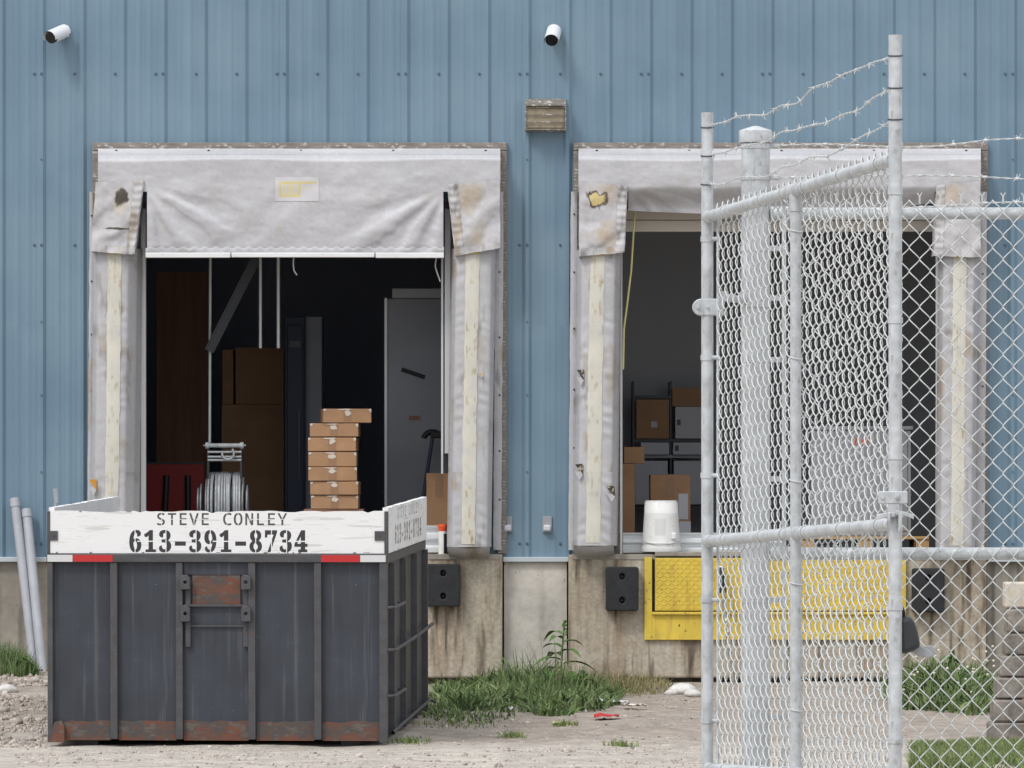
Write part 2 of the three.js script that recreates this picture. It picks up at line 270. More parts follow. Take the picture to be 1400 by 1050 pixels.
// ---------- warehouse ----------
const FL = Y0(758);                                       // dock floor height
const OPEN = [[X0(192), X0(616)], [X0(848), X0(1284)]];   // the two dock openings
const OTOP = Y0(285), SB = Y0(763), ST = 6.4;
const house = thing('warehouse', 'blue ribbed metal warehouse on a concrete base with two loading dock openings', 'building', [0, 0, 0]);
{
  const pitch = 0.3055, first = X0(57) - 12 * pitch * 3, rows = [Y0(101), Y0(335), Y0(743), Y0(101) + 1.3];
  const prof = []; // one pitch, starting left of the rib
  for (const [x, z] of [[-0.036, 0], [-0.012, 0.022], [0.012, 0.022], [0.036, 0], [0.104, 0], [0.118, 0.0028], [0.134, 0.0028], [0.148, 0], [0.184, 0], [0.198, 0.0028], [0.214, 0.0028], [0.228, 0]]) prof.push([x, z]);
  for (let p = 0; p < 24; p++) {
    const xa = first + p * pitch * 3, pts = [];
    for (let k = 0; k < 3; k++) for (const [x, z] of prof) pts.push([xa + k * pitch + x, z]);
    pts.push([xa + 3 * pitch - 0.0365, 0]);
    const P = [], N = [], quad = (a, b, y0, y1) => {
      const nx = -(b[1] - a[1]), nz = b[0] - a[0], l = Math.hypot(nx, nz);
      for (const q of [[a, y0], [b, y0], [b, y1], [a, y0], [b, y1], [a, y1]]) { P.push(q[0][0], q[1], q[0][1] + 0.012); N.push(nx / l, 0, nz / l); }
    };
    for (let i = 0; i + 1 < pts.length; i++) {
      const m = (pts[i][0] + pts[i + 1][0]) / 2, hole = OPEN.some(o => m > o[0] - 0.05 && m < o[1] + 0.05);
      quad(pts[i], pts[i + 1], hole ? OTOP + 0.05 : SB, ST);
    }
    const g = new THREE.BufferGeometry();
    g.setAttribute('position', new THREE.Float32BufferAttribute(P, 3)); g.setAttribute('normal', new THREE.Float32BufferAttribute(N, 3));
    const panel = obj('siding_panel', boxUV(g), M.blue, house);
    const scr = [];
    for (let k = 0; k < 3; k++) for (const y of rows) {
      for (const dx of k === 0 ? [-0.055, 0.0] : [-0.055]) {
        const x = xa + k * pitch + dx; if (y < OTOP + 0.1 && OPEN.some(o => x > o[0] - 0.08 && x < o[1] + 0.08)) continue;
        const z = dx === 0 ? 0.034 : 0.012; scr.push(cyl(V(x, y, z), V(x, y, z + 0.006), 0.011, 0.010, 8), cyl(V(x, y, z + 0.006), V(x, y, z + 0.012), 0.006, 0.005, 6));
      }
    }
    for (const y of [Y0(218), Y0(440), Y0(540), Y0(645)]) if (!OPEN.some(o => xa > o[0] - 0.08 && xa < o[1] + 0.08 && y < OTOP + 0.1)) scr.push(cyl(V(xa, y, 0.034), V(xa, y, 0.042), 0.007, 0.006, 6));
    if (scr.length) { const s = stuff(sub('screws', scr, std({ color: hex(86, 106, 124), roughness: 0.5 }), panel)); }
  }
  const xl = first - 0.1, xr = first + 24 * pitch * 3;
  // base flashing between the docks and outside them
  for (const [a, b] of [[xl, X0(118)], [X0(688), X0(777)], [X0(1350), xr]]) obj('base_flashing', [box(a, b, Y0(768), Y0(761.5), -0.05, 0.075, 0.004)], M.flash, house);
  // concrete base: recessed wall, the dock blocks stand proud of it
  const B1 = [X0(118), X0(687)], B2 = [X0(777), X0(1347)];
  for (const [a, b] of [[xl, B1[0] - 0.004], [B2[1] + 0.012, xr]]) obj('foundation_wall', box(a, b, -1, Y0(768), -0.3, 0.02), M.concGrey, house);
  obj('foundation_panel', box(B1[1] + 0.012, B2[0] - 0.012, -1, Y0(768), -0.3, 0.035), M.concPale, house);
  for (const [a, b] of [B1, B2]) {
    const dk = obj('dock_block', [prism([[a, FL], [a, Y0(926)], [b, Y0(926)], [b, FL]], -0.3, 0.13, 0.016)], M.concStain, house);
    sub('block_foot', box(a + 0.015, b - 0.015, -1, Y0(926) + 0.01, -0.3, -0.02), M.concGrey, dk);
    sub('edge_angle', box(a + 0.03, b - 0.03, FL - 0.035, FL + 0.004, 0.125, 0.137), M.concGrey, dk);
  }
  // rooms behind the docks
  const zb = -7, z2 = -3.9, px = X0(735), xm = -6, xM = 6.4, top = 5.2;
  obj('interior_floor', box(xm, xM, FL - 0.3, FL - 0.004, zb, -0.02), M.inner, house);
  obj('interior_ceiling', box(xm, xM, top, top + 0.15, zb, -0.02), M.innerDark, house);
  obj('interior_wall', [box(xm, xM, FL, top, zb - 0.15, zb), box(xm - 0.15, xm, FL, top, zb, 0), box(xM, xM + 0.15, FL, top, zb, 0), box(px - 0.06, px + 0.06, FL, top, zb, -0.24)], M.innerDark, house);
  obj('interior_wall', box(px + 0.06, xM, FL, top, z2 - 0.1, z2), M.roomWall, house);
  const iw = [];
  for (const [a, b] of [[xm, OPEN[0][0]], [OPEN[0][1], OPEN[1][0]], [OPEN[1][1], xM]]) iw.push(box(a, b, FL, OTOP, -0.24, -0.02));
  iw.push(box(xm, xM, OTOP, top, -0.24, -0.02));
  for (const g of iw) obj('interior_wall', g, M.inner, house);
  obj('roof', box(xl, xr, ST, ST + 0.2, zb - 2, 0.12), M.flash, house);
  obj('outer_wall', [box(xl, xl + 0.15, -1, ST, zb - 2, 0), box(xr - 0.15, xr, -1, ST, zb - 2, 0), box(xl, xr, -1, ST, zb - 2.15, zb - 2)], M.blue, house);
  // white paint specks on the siding
  const sp = [[805, 95, 5, 14], [1243, 20, 3, 9], [1238, 26, 2, 4], [83, 337, 3, 4]].map(([x, y, w, h]) => { const s = new THREE.Shape(); s.absellipse(X0(x), Y0(y), w / 362, h / 362, 0, 7); return boxUV(new THREE.ShapeGeometry(s, 8).translate(0, 0, 0.0185)); });
  obj('paint_fleck', sp, M.whitePaint, house).userData.kind = 'stuff';
}

// ---------- dock seals ----------
const ZP = 0.30;
function ridges(px, py, cx, cy, dir, s) {   // folds fanning from a corner
  const dx = (px - cx) * dir, dy = py - cy; if (dx < -6) return 0;
  const r = Math.hypot(dx, dy), th = Math.atan2(dy, dx + 6) + 0.16 * (fbm(px / 34, py / 34, 0, s) - 0.5);
  const ph = th * 15 + s; const w = Math.pow(Math.abs(Math.sin(ph)), 0.6) * Math.sign(Math.sin(ph)) * (0.35 + fbm(th * 6, r / 60, 0, s + 3));
  return w * sst(12, 60, r) * (1 - sst(90, 190, r)) * sst(0.12, 0.45, th);
}
function headerZ(o) {
  return (px, py) => {
    const t = py + 1.5 * Math.sin(px / 47 + o.s);
    let z = 0.065 + 0.02 * sst(203, 210, t) + 0.215 * Math.sqrt(sst(206, 219, t)) - (o.curl ? 0.13 * sst(o.curl - 26, o.curl + 6, py) : 0.02 * sst(310, 350, py));
    z += 0.018 * (fbm(px / 90, py / 40, 0, 400 + o.s) - 0.5) * sst(215, 245, py) + 0.007 * (fbm(px / 14, py / 10, 0, 404 + o.s) - 0.5) + 0.0035 * Math.sin((px * 0.05 + py * 0.11) + 9 * fbm(px / 70, py / 60, 0, 409 + o.s)) * sst(225, 260, py);
    z += 0.013 * (ridges(px, py, o.cl, 250, 1, 11 + o.s) + ridges(px, py, o.cr, 252, -1, 23 + o.s)) * sst(235, 275, py);
    z += 0.004 * Math.sin(py * 0.9 + px * 0.02) * (1 - sst(205, 222, py));
    return z;
  };
}
function pad(parent, x0, x1, sl, sr, lean, y0, y1, s, inner, nm) {
  // cross-section: outer foot, outer front edge, front, inner front edge, inner foot
  const cs = [[x0, 0.05], [x0 + 2, 0.2], [x0 + 7, ZP - 0.01], [x0 + 14, ZP], [x1 - 12, ZP], [x1 - 5, ZP - 0.01], [x1, 0.2], [x1 + 1, 0.03]];
  if (inner > 0) { cs[6] = [x1 + inner * 0.5, 0.18]; cs[7] = [x1 + inner, 0.0]; }
  if (inner < 0) { cs[1] = [x0 + inner * 0.5, 0.18]; cs[0] = [x0 + inner, 0.0]; }
  const cl = [0]; for (let i = 1; i < cs.length; i++) cl.push(cl[i - 1] + Math.hypot(cs[i][0] - cs[i - 1][0], (cs[i][1] - cs[i - 1][1]) * 181));
  const at = u => { const t = u * cl[cl.length - 1]; let i = 1; while (i < cl.length - 1 && cl[i] < t) i++; const k = (t - cl[i - 1]) / (cl[i] - cl[i - 1]); return [lerp(cs[i - 1][0], cs[i][0], k), lerp(cs[i - 1][1], cs[i][1], k)]; };
  const front = (px, py) => {
    const e = Math.min(Math.abs(px - sl), Math.abs(px - sr)), out = px < sl || px > sr;
    const wv = Math.sin(py * 0.36 + (px < sl ? 1 : -1) * (px - sl) * 0.16 + 16 * fbm(px / 90, py / 70, 0, s)) * clamp(2.6 * fbm(px / 40, py / 34, 0, s + 4) - 0.8);
    return 0.0042 * (out ? wv * (1 - sst(2, 26, e)) : 0) + 0.014 * (fbm(px / 40, py / 60, 0, s + 8) - 0.5) + (out ? 0 : 0.008 * Math.sqrt(clamp(1 - Math.pow((px - (sl + sr) / 2) / ((sr - sl) / 2), 2))));
  };
  const surf = (u, v) => { const [cx, cz] = at(u), py = lerp(y1, y0, v); const f = cz > 0.15 ? front(cx, py) : 0.004 * (fbm(cx, py / 20, 0, s) - 0.5); return PZ(cx + lean * (py - 345) / 400, py, cz + f); };
  const p = obj(nm, grid(46, 150, surf), M.vinylPad, parent);
  const st = (x, py) => PZ(x + lean * (py - 345) / 400, py, ZP + 0.003 + front(x, py));
  sub('guide_stripe', grid(8, 120, (u, v) => { const py = lerp(y1 - 4, y0 + 7, v); return st(lerp(sl + 0.6 + 2.4 * (fbm(py / 14, 1, 0, s + 71) - 0.5), sr - 0.6 + 2.4 * (fbm(py / 14, 5, 0, s + 73) - 0.5), u), py); }), M.cream, p);
  sub('stripe_end', grid(6, 4, (u, v) => st(lerp(sl + 0.6, sr - 0.6, u), lerp(y0 + 7, y0 - 2, v))), M.yellowTape, p);
  // underside sloping back to the wall
  const L = lean * (y1 - 345) / 400, bl = cs[0][0] + 3 + L, br = cs[7][0] - 3 + L;
  sub('pad_underside', [grid(16, 6, (u, v) => { const px = lerp(lerp(x0 + 1 + L, bl, v), lerp(x1 - 1 + L, br, v), u); return PZ(px, y1 - 2 + 14 * Math.sqrt(v) + 2.5 * Math.sin(u * 3.1) + 1.5 * fbm(u * 5, v * 3, 0, s), lerp(ZP + 0.006, 0.14, v)); }),
    grid(16, 2, (u, v) => PZ(lerp(bl, br, u), y1 + 12 + 2.5 * Math.sin(u * 3.1), lerp(0.14, 0.02, v)))], M.vinylPad, p);
  return { p, st, front };
}
function flap(parent, c, s, hemSide, stains) {   // c: corners px [tl, tr, br, bl]
  const z = 0.335, at = (u, v) => { const px = lerp(lerp(c[0][0], c[1][0], u), lerp(c[3][0], c[2][0], u), v), py = lerp(lerp(c[0][1], c[1][1], u), lerp(c[3][1], c[2][1], u), v); return [px, py]; };
  const zf = (u, v) => z + 0.012 * Math.sin(u * 3.14) - 0.02 * (1 - v) + 0.020 * (fbm(u * 3 + s, v * 4, 0, s) - 0.5) + 0.009 * Math.sin((u * 7 + v * 12) + 6 * fbm(u * 2, v * 3, 0, s + 2)) * sst(0.05, 0.5, v) + 0.006 * (fbm(u * 14, v * 18, 0, s + 5) - 0.5);
  const wob = (u, v) => [1.2 * (fbm(v * 9, u * 5, 0, s + 9) - 0.5), 1.6 * (fbm(u * 8, v * 4, 0, s + 11) - 0.5)];
  const surf = (u, v, dz = 0) => { const [x, y] = at(u, v), w = wob(u, v); return PZ(x + w[0], y + w[1], zf(u, v) + dz); };
  const fm = std({ roughness: 0.65, map: tex(256, 256, (u, v) => {
    const n = fbm(u * 6, v * 6, 0, s + 51), f = fbm(u * 40, v * 40, 0, s + 53, 2); let c = mulc([197, 195, 197], 0.93 + 0.12 * (n - 0.4) + 0.05 * (f - 0.5));
    for (const [u0, v0, ru, rv, col, hard] of stains) { const r = Math.hypot((u - u0) / ru, (1 - v - v0) / rv) + 1.3 * (fbm(u * 7, v * 7, 0, s + 57, 4) - 0.5); c = mixc(c, col, clamp((1 - r) * hard) * (hard > 3 ? 1 : 0.35 + 0.75 * fbm(u * 18, v * 30, 0, s + 61, 3))); }
    return c; }) });
  const o = obj('corner_flap', grid(34, 40, (u, v) => surf(u, 1 - v), (u, v) => [u, v]), fm, parent);
  const h0 = hemSide > 0 ? 0.80 : 0.02, h1 = hemSide > 0 ? 0.98 : 0.20;
  sub('hem', [grid(6, 50, (u, v) => { const p = surf(lerp(h0, h1, u), 1 - v, 0.005 + 0.003 * Math.sin(v * 60)); return p; }), grid(40, 4, (u, v) => surf(u, lerp(1.0, 0.9, v), 0.005 + 0.002 * Math.sin(u * 30)))], M.vinylFlap, o);
  // side returns to the pad
  for (const e of [0, 1]) sub('flap_return', grid(2, 30, (u, v) => { const p = surf(e, 1 - v); return V(p.x, p.y, lerp(p.z, 0.1, u)); }), M.vinyl, o);
  return o;
}
M.tornDark = std({ map: tex(128, 128, (u, v) => { const n = fbm(u * 14, v * 14, 14, 505, 4); return mixc([66, 60, 54], [180, 170, 150], clamp((n - 0.5) * 6)); }, 0.2, 0.2), roughness: 0.9 });
function seal(o, label) {
  const t = thing('dock_seal', label, 'dock seal', [X0((o.l + o.r) / 2), FL, 0], 'padded seals round the loading docks');
  const hz = headerZ(o), H = (px, py, dz = 0) => PZ(px, py, hz(px, py) + dz);
  // weathered backing boards
  obj('backing_board', box(X0(o.l - 7), X0(o.r + 9), Y0(206), Y0(195.5), 0.015, 0.062, 0.004), M.oldWood, t);
  obj('backing_board', box(X0(o.l - 7), X0(o.l + 4), Y0(757), Y0(206.6), 0.015, 0.06, 0.004), M.oldWood, t);
  obj('backing_board', box(X0(o.r - 3), X0(o.r + 9), Y0(757), Y0(206.6), 0.015, 0.06, 0.004), M.oldWood, t);
  // header
  const hd = [grid(150, 70, (u, v) => H(lerp(o.cl, o.cr, u), lerp(o.bot(u), 203, v)))];
  hd.push(grid(26, 30, (u, v) => H(lerp(o.l, o.cl, u), lerp(262, 203, v))), grid(26, 30, (u, v) => H(lerp(o.cr, o.r, u), lerp(262, 203, v))));
  // its ends close back to the wall
  for (const px of [o.l, o.r]) hd.push(grid(3, 20, (u, v) => { const p = H(px, lerp(262, 203, v)); return V(p.x, p.y, lerp(0.05, p.z, u)); }));
  const header = obj('header_curtain', hd, M.vinyl, t);
  sub('top_hem', grid(150, 3, (u, v) => H(lerp(o.l, o.r, u), lerp(211, 203.2, v), 0.003)), M.vinyl, header);
  const nails = []; for (let k = 0; k < 5; k++) { const px = lerp(o.l + 25, o.r - 20, k / 4), p = H(px, 206.5, 0.003); nails.push(cyl(p, p.clone().add(V(0, 0, 0.004)), 0.011, 0.009, 8)); }
  stuff(sub('washers', nails, M.black, header));
  // insides of the header, seen as the dark wedge beside each flap
  for (const e of [0, 1]) sub('curtain_edge', grid(4, 20, (u, v) => { const p = H(e ? o.cr : o.cl, lerp(o.bot(e), 252, v)); return V(p.x, p.y, lerp(0.03, p.z, u)); }), M.vinyl, header);
  if (!o.curl) {
    sub('scalloped_hem', grid(200, 5, (u, v) => { const px = lerp(o.cl - 2, o.cr + 1, u); return H(px, lerp(347, 338 + 1.6 * Math.sin(px * 0.42), v), 0.004 + 0.006 * v * (1 - v) * 4); }), M.vinyl, header);
    for (const [a, b] of [[o.cl - 2, 315], [316.5, 512], [513.5, o.cr + 1]]) sub('bottom_batten', box(X0(a, 0.3), X0(b, 0.3), Y0(352.5 + rr(-0.6, 0.6), 0.3), Y0(345.5, 0.3), 0.27, 0.305, 0.006), M.whitePaint, header);
  }
  if (o.logo) { // faded printed emblem
    const c = document.createElement('canvas'); c.width = 256; c.height = 144; const x = c.getContext('2d');
    x.fillStyle = '#cbc9cc'; x.fillRect(0, 0, 256, 144);
    x.strokeStyle = '#d3c48c'; x.lineWidth = 15; x.strokeRect(30, 34, 112, 78); x.lineWidth = 9; x.strokeStyle = '#d6c998'; x.strokeRect(54, 52, 66, 42); x.strokeRect(74, 65, 28, 17);
    x.fillStyle = '#d2c490'; x.fillRect(110, 26, 134, 14); x.fillStyle = '#cfcab8'; x.fillRect(150, 58, 70, 8); x.fillRect(150, 72, 56, 6);
    const m = new THREE.CanvasTexture(c); m.colorSpace = THREE.SRGBColorSpace;
    sub('printed_emblem', grid(16, 10, (u, v) => H(lerp(376, 436, u), lerp(275, 242, v), 0.003), (u, v) => [u, v]), std({ map: m, roughness: 0.65 }), header);
  }
  const pl = pad(t, ...o.padL), pr = pad(t, ...o.padR);
  for (const [sx, q] of o.flange) { // nailed edge strip beside a pad
    const g = grid(3, 90, (u, v) => { const py = lerp(752, 262, v); return PZ(sx + lerp(0, q, u) + 1.6 * (fbm(py / 18, u, 0, o.s + 41) - 0.5) + o.padL[4] * (py - 345) / 400 * 0.5, py, 0.068 + 0.008 * Math.sin(u * 3.14) + 0.006 * (fbm(py / 9, u * 3, 0, 43) - 0.5)); });
    const f = obj('edge_strip', g, M.vinylPad, t), n = [];
    for (let k = 0; k < 6; k++) { const p = PZ(sx + q * 0.55, 300 + k * 78 + rr(-8, 8), 0.074); n.push(cyl(p, p.clone().add(V(0, 0, 0.006)), 0.008, 0.007, 8)); }
    stuff(sub('bolt_heads', n, M.darkMetal, f));
  }
  for (const f of o.flaps) flap(t, ...f);
  for (const [cx, cy, w, h, m, nm] of o.tears || []) { // torn vinyl with foam behind
    const side = cx < (o.l + o.r) / 2 ? pl : pr, P = [[-1, 0.9], [0.9, 1], [1, -0.9], [0.3, -0.4]], q = P.map(([a, b]) => { const p = side.st(cx + a * w / 2, cy - b * h / 2); return [p.x, p.y]; });
    const z = side.st(cx, cy).z + 0.006;
    sub(nm, prism(q, z - 0.01, z), m, side.p);
    sub('torn_tongue', prism([[q[0][0], q[0][1] - h / 300], [q[3][0], q[3][1]], [q[2][0], q[2][1]], [q[3][0] - 0.005, q[3][1] - h / 260]], z, z + 0.008), M.vinyl, side.p);
  }
  return t;
}
seal({ l: 134, r: 684, cl: 201, cr: 606, s: 1, logo: true, bot: () => 349,
  padL: [127, 180, 147, 167, -5, 340, 752, 610, 15, 'left_pad'], padR: [617, 677, 636, 656, -6, 340, 748, 620, 0, 'right_pad'],
  flange: [[677, 11], [122, 6]],
  flaps: [[[[131, 249], [197, 246], [184, 348], [124, 344]], 3, 1, [[0.6, 0.3, 0.3, 0.24, [186, 178, 164], 1.2], [0.60, 0.22, 0.17, 0.12, [78, 70, 62], 3.5], [0.5, 0.66, 0.3, 0.02, [78, 70, 62], 5]]], [[[611, 252], [683, 246], [684, 339], [622, 350]], 5, -1, [[0.42, 0.2, 0.42, 0.3, [180, 162, 138], 1.1], [0.5, 0.74, 0.3, 0.2, [180, 162, 138], 1.1]]]],
  tears: [[131, 663, 10, 16, M.orangeFoam, 'exposed_foam'], [661, 512, 4, 5, M.foam, 'exposed_foam']] },
  'grey padded dock seal with a faded yellow emblem and its curtain let down');
seal({ l: 791, r: 1341, cl: 859, cr: 1278, s: 4, curl: 280, bot: u => 288 + 6 * Math.sin(u * 3.14) - 10 * sst(0.75, 1, u),
  padL: [789, 846, 806, 827, -6, 342, 746, 630, 4, 'left_pad'], padR: [1283, 1337, 1303, 1322, -4, 345, 750, 640, 0, 'right_pad'],
  flange: [[780, 9], [1337, 12]],
  flaps: [[[[792, 247], [858, 254], [854, 345], [792, 351]], 7, 1, [[0.6, 0.14, 0.4, 0.24, [180, 162, 138], 1.1], [0.4, 0.23, 0.22, 0.13, [78, 70, 62], 5], [0.4, 0.23, 0.17, 0.10, [206, 186, 130], 6], [0.55, 0.72, 0.4, 0.2, [180, 162, 138], 1.1]]], [[[1280, 253], [1340, 247], [1341, 352], [1277, 350]], 9, -1, [[0.35, 0.16, 0.4, 0.28, [180, 162, 138], 1.1]]]],
  tears: [[796, 513, 10, 16, M.tornDark, 'torn_hole'], [796, 642, 11, 16, M.tornDark, 'torn_hole'], [840, 672, 12, 16, M.tornDark, 'torn_hole']] },
  'grey padded dock seal with torn stained vinyl and its curtain gathered up');

// ---------- overhead doors, things fixed to the wall ----------
{
  const a = thing('overhead_door', 'raised overhead door with white side tracks and hanging rods in the dock with the emblem', 'door', [X0(400), FL, -0.1]);
  obj('track', [box(X0(192), X0(199), FL, OTOP, -0.10, -0.02, 0.003)], M.whiteMetal, a);
  obj('track', [box(X0(603), X0(606), Y0(648), OTOP, -0.14, -0.05, 0.003), box(X0(608), X0(616), Y0(620), OTOP, -0.10, -0.025, 0.003)], M.whiteMetal, a);
  obj('hanging_rod', cyl(PZ(356, 330, -0.7), PZ(356, 476, -0.7), 0.012), M.whiteMetal, a);
  obj('hanging_rod', cyl(PZ(380.5, 330, -0.7), PZ(380.5, 476, -0.7), 0.013), M.whiteMetal, a);
  obj('vertical_pole', cyl(PZ(287.5, 330, -0.8), PZ(286.5, 612, -0.8), 0.0115), M.whiteMetal, a);
  { const p = PZ(352, 350, -0.75), q = PZ(286, 480, -0.75), d = q.clone().sub(p), n = V(-d.y, d.x, 0).normalize().multiplyScalar(0.034);
    const bar = (o, w, z) => { const c = n.clone().multiplyScalar(o); return prism([[p.x + c.x - n.x * w, p.y + c.y - n.y * w], [p.x + c.x + n.x * w, p.y + c.y + n.y * w], [q.x + c.x + n.x * w, q.y + c.y + n.y * w], [q.x + c.x - n.x * w, q.y + c.y - n.y * w]], z, z + 0.02); };
    obj('diagonal_channel', [bar(0, 1, p.z - 0.02), bar(-0.95, 0.14, p.z), bar(0.95, 0.14, p.z)], M.darkMetal, a); }
  obj('pull_cord', tube([[402, 340], [401, 362], [402, 370], [406, 376]].map(q => PZ(q[0], q[1], 0.1)), 0.006), M.whiteMetal, a);
  obj('pull_cord', tube([[598, 340], [595, 364], [598, 374], [602, 385]].map(q => PZ(q[0], q[1], 0.1)), 0.006), M.whiteMetal, a);
  obj('raised_panel', box(OPEN[0][0] + 0.05, OPEN[0][1] - 0.05, Y0(318), Y0(270), -0.3, -0.25), M.greyPanel, a);
  const b = thing('overhead_door', 'raised beige overhead door whose bottom edge shows above the dock with the bucket', 'door', [X0(1065), FL, -0.1]);
  obj('raised_panel', [box(OPEN[1][0] + 0.03, OPEN[1][1] - 0.03, Y0(300), Y0(262), -0.16, -0.10, 0.006), box(OPEN[1][0] + 0.03, OPEN[1][1] - 0.03, Y0(316), Y0(300.5), -0.15, -0.09, 0.006)], std({ color: hex(206, 198, 186), roughness: 0.6 }), b);
  obj('track', box(X0(846), X0(851), FL, OTOP, -0.08, -0.02, 0.003), M.whiteMetal, b);
  obj('track', box(X0(1280), X0(1286), FL, OTOP, -0.08, -0.02, 0.003), M.whiteMetal, b);
  tagS(obj('pull_rope', tube([[869, 284], [867, 305], [863, 370], [857, 420], [853, 450], [852, 505]].map((q, i) => PZ(q[0], q[1], 0.04 + 0.002 * i)), 0.0075)
    , M.rope), 'pale yellow rope hanging down beside the torn seal pad', 'rope');
}
function camera3(px, py, dir, label, s) {
  const m = PZ(px, py, 0.03), t = thing('security_camera', label, 'camera', [m.x, m.y, m.z], 'security cameras on the blue siding');
  obj('mount_plate', new RoundedBoxGeometry(0.085, 0.085, 0.03, 3, 0.01).translate(m.x, m.y, m.z + 0.012), M.camWhite, t);
  const d = dir.clone().normalize(), c = m.clone().add(V(0, -0.01, 0.05)).addScaledVector(d, 0.075), q = new THREE.Quaternion().setFromRotationMatrix(new THREE.Matrix4().lookAt(d, V(), V(0, 1, 0)));
  obj('arm', cyl(m.clone().add(V(0, 0, 0.02)), c.clone().addScaledVector(d, -0.02), 0.022, 0.026, 14), M.camWhite, t);
  const put = g => boxUV(g.applyQuaternion(q).translate(c.x, c.y, c.z));
  const b = obj('body', put(new RoundedBoxGeometry(0.098, 0.094, 0.18, 6, 0.044)), M.camWhite, t);
  sub('sun_shield', put(mergeGeometries([new THREE.CylinderGeometry(0.056, 0.056, 0.215, 28, 1, true, Math.PI / 2 - 0.25, Math.PI + 0.5).rotateX(Math.PI / 2).translate(0, 0.001, 0.012), new THREE.CylinderGeometry(0.053, 0.053, 0.215, 28, 1, true, Math.PI / 2 - 0.25, Math.PI + 0.5).rotateX(Math.PI / 2).translate(0, 0.001, 0.012)])), M.camWhite, b);
  sub('lens_window', put(new THREE.CylinderGeometry(0.046, 0.047, 0.02, 32).scale(1, 1, 0.92).rotateX(Math.PI / 2).translate(0, -0.003, 0.086)), M.glassDark, b);
}
camera3(87, 43, V(-0.48, -0.30, 0.84), 'white security camera angled away to the side, above the dock with the emblem', 1);
camera3(757, 43, V(-0.1, -0.42, 0.9), 'white security camera facing straight out above the caged wall light', 2);
{
  const t = thing('wall_light', 'weathered brown wall light behind a wire guard between the two docks', 'light', [X0(746), Y0(160), 0.02]);
  const a = X0(718, 0.15), b = X0(774, 0.15), y0 = Y0(179, 0.15), y1 = Y0(145, 0.15);
  obj('housing', [box(a, b, y0, y1 + 0.02, 0.02, 0.1, 0.008), prism([[0, 0], [0.0, 0.062], [0.17, 0.012], [0.17, 0]].map(p => [p[0], p[1]]), 0, b - a).rotateY(-Math.PI / 2).translate(b, y1, 0.02)], M.fixGrey, t);
  obj('lens', box(a + 0.012, b - 0.012, y0 + 0.012, y1 - 0.006, 0.1, 0.165, 0.02), M.tan, t);
  for (let k = 0; k < 4; k++) { const y = lerp(y0 + 0.008, y1 - 0.01, k / 3); obj('guard_wire', tube([V(a, y, 0.06), V(a, y, 0.178), V(b, y, 0.178), V(b, y, 0.06)], 0.0045), M.fixGrey, t); }
  for (const x of [a + 0.004, b - 0.004]) obj('guard_wire', tube([V(x, y0, 0.178), V(x, y1 + 0.004, 0.178)], 0.0045), M.fixGrey, t);
}
for (const [px, l] of [[694, 'small grey outlet box on the siding right beside the emblem dock seal'], [748, 'small grey outlet box on the siding midway between the docks']]) {
  const t = thing('outlet_box', l, 'outlet', [X0(px), Y0(717), 0.012], 'outlet boxes low on the siding');
  obj('back_plate', box(X0(px - 6.5), X0(px + 6.5), Y0(728), Y0(706), 0.012, 0.03, 0.004), M.cabinet, t);
  obj('cover', new RoundedBoxGeometry(0.058, 0.05, 0.05, 3, 0.016).translate(X0(px), Y0(722), 0.04), M.whiteBox, t);
}
function bumper(px0, px1, py0, py1, label) {
  const x0 = X0(px0, 0.2), x1 = X0(px1, 0.2), y0 = Y0(py1, 0.2), y1 = Y0(py0, 0.2), t = thing('dock_bumper', label, 'bumper', [(x0 + x1) / 2, y0, 0.13], 'black rubber dock bumpers');
  const s = new THREE.Shape(), r = 0.022; s.moveTo(x0 + r, y0); s.lineTo(x1 - r, y0); s.quadraticCurveTo(x1, y0, x1, y0 + r); s.lineTo(x1, y1 - r); s.quadraticCurveTo(x1, y1, x1 - r, y1); s.lineTo(x0 + r, y1); s.quadraticCurveTo(x0, y1, x0, y1 - r); s.lineTo(x0, y0 + r); s.quadraticCurveTo(x0, y0, x0 + r, y0);
  for (const f of [0.24, 0.78]) { const h = new THREE.Path(); h.absellipse((x0 + x1) / 2, lerp(y0, y1, f), 0.02, 0.023, 0, Math.PI * 2, true); s.holes.push(h); }
  obj('rubber_block', boxUV(new THREE.ExtrudeGeometry(s, { depth: 0.09, bevelEnabled: true, bevelSize: 0.01, bevelThickness: 0.012, bevelOffset: -0.01, bevelSegments: 3 }).translate(0, 0, 0.144)), M.rubber, t);
  for (const f of [0.24, 0.78]) obj('anchor_bolt', [cyl(V((x0 + x1) / 2, lerp(y0, y1, f), 0.133), V((x0 + x1) / 2, lerp(y0, y1, f), 0.2), 0.011, 0.01, 6)], M.darkMetal, t);
}
bumper(583, 629, 771, 829, 'black rubber dock bumper beside the dark steel container');
bumper(828, 873, 775, 835, 'black rubber dock bumper left of the yellow leveler frame under the torn seal pad');
bumper(1247, 1291, 777, 837, 'black rubber dock bumper seen behind the parallel wire mesh by the block wall');

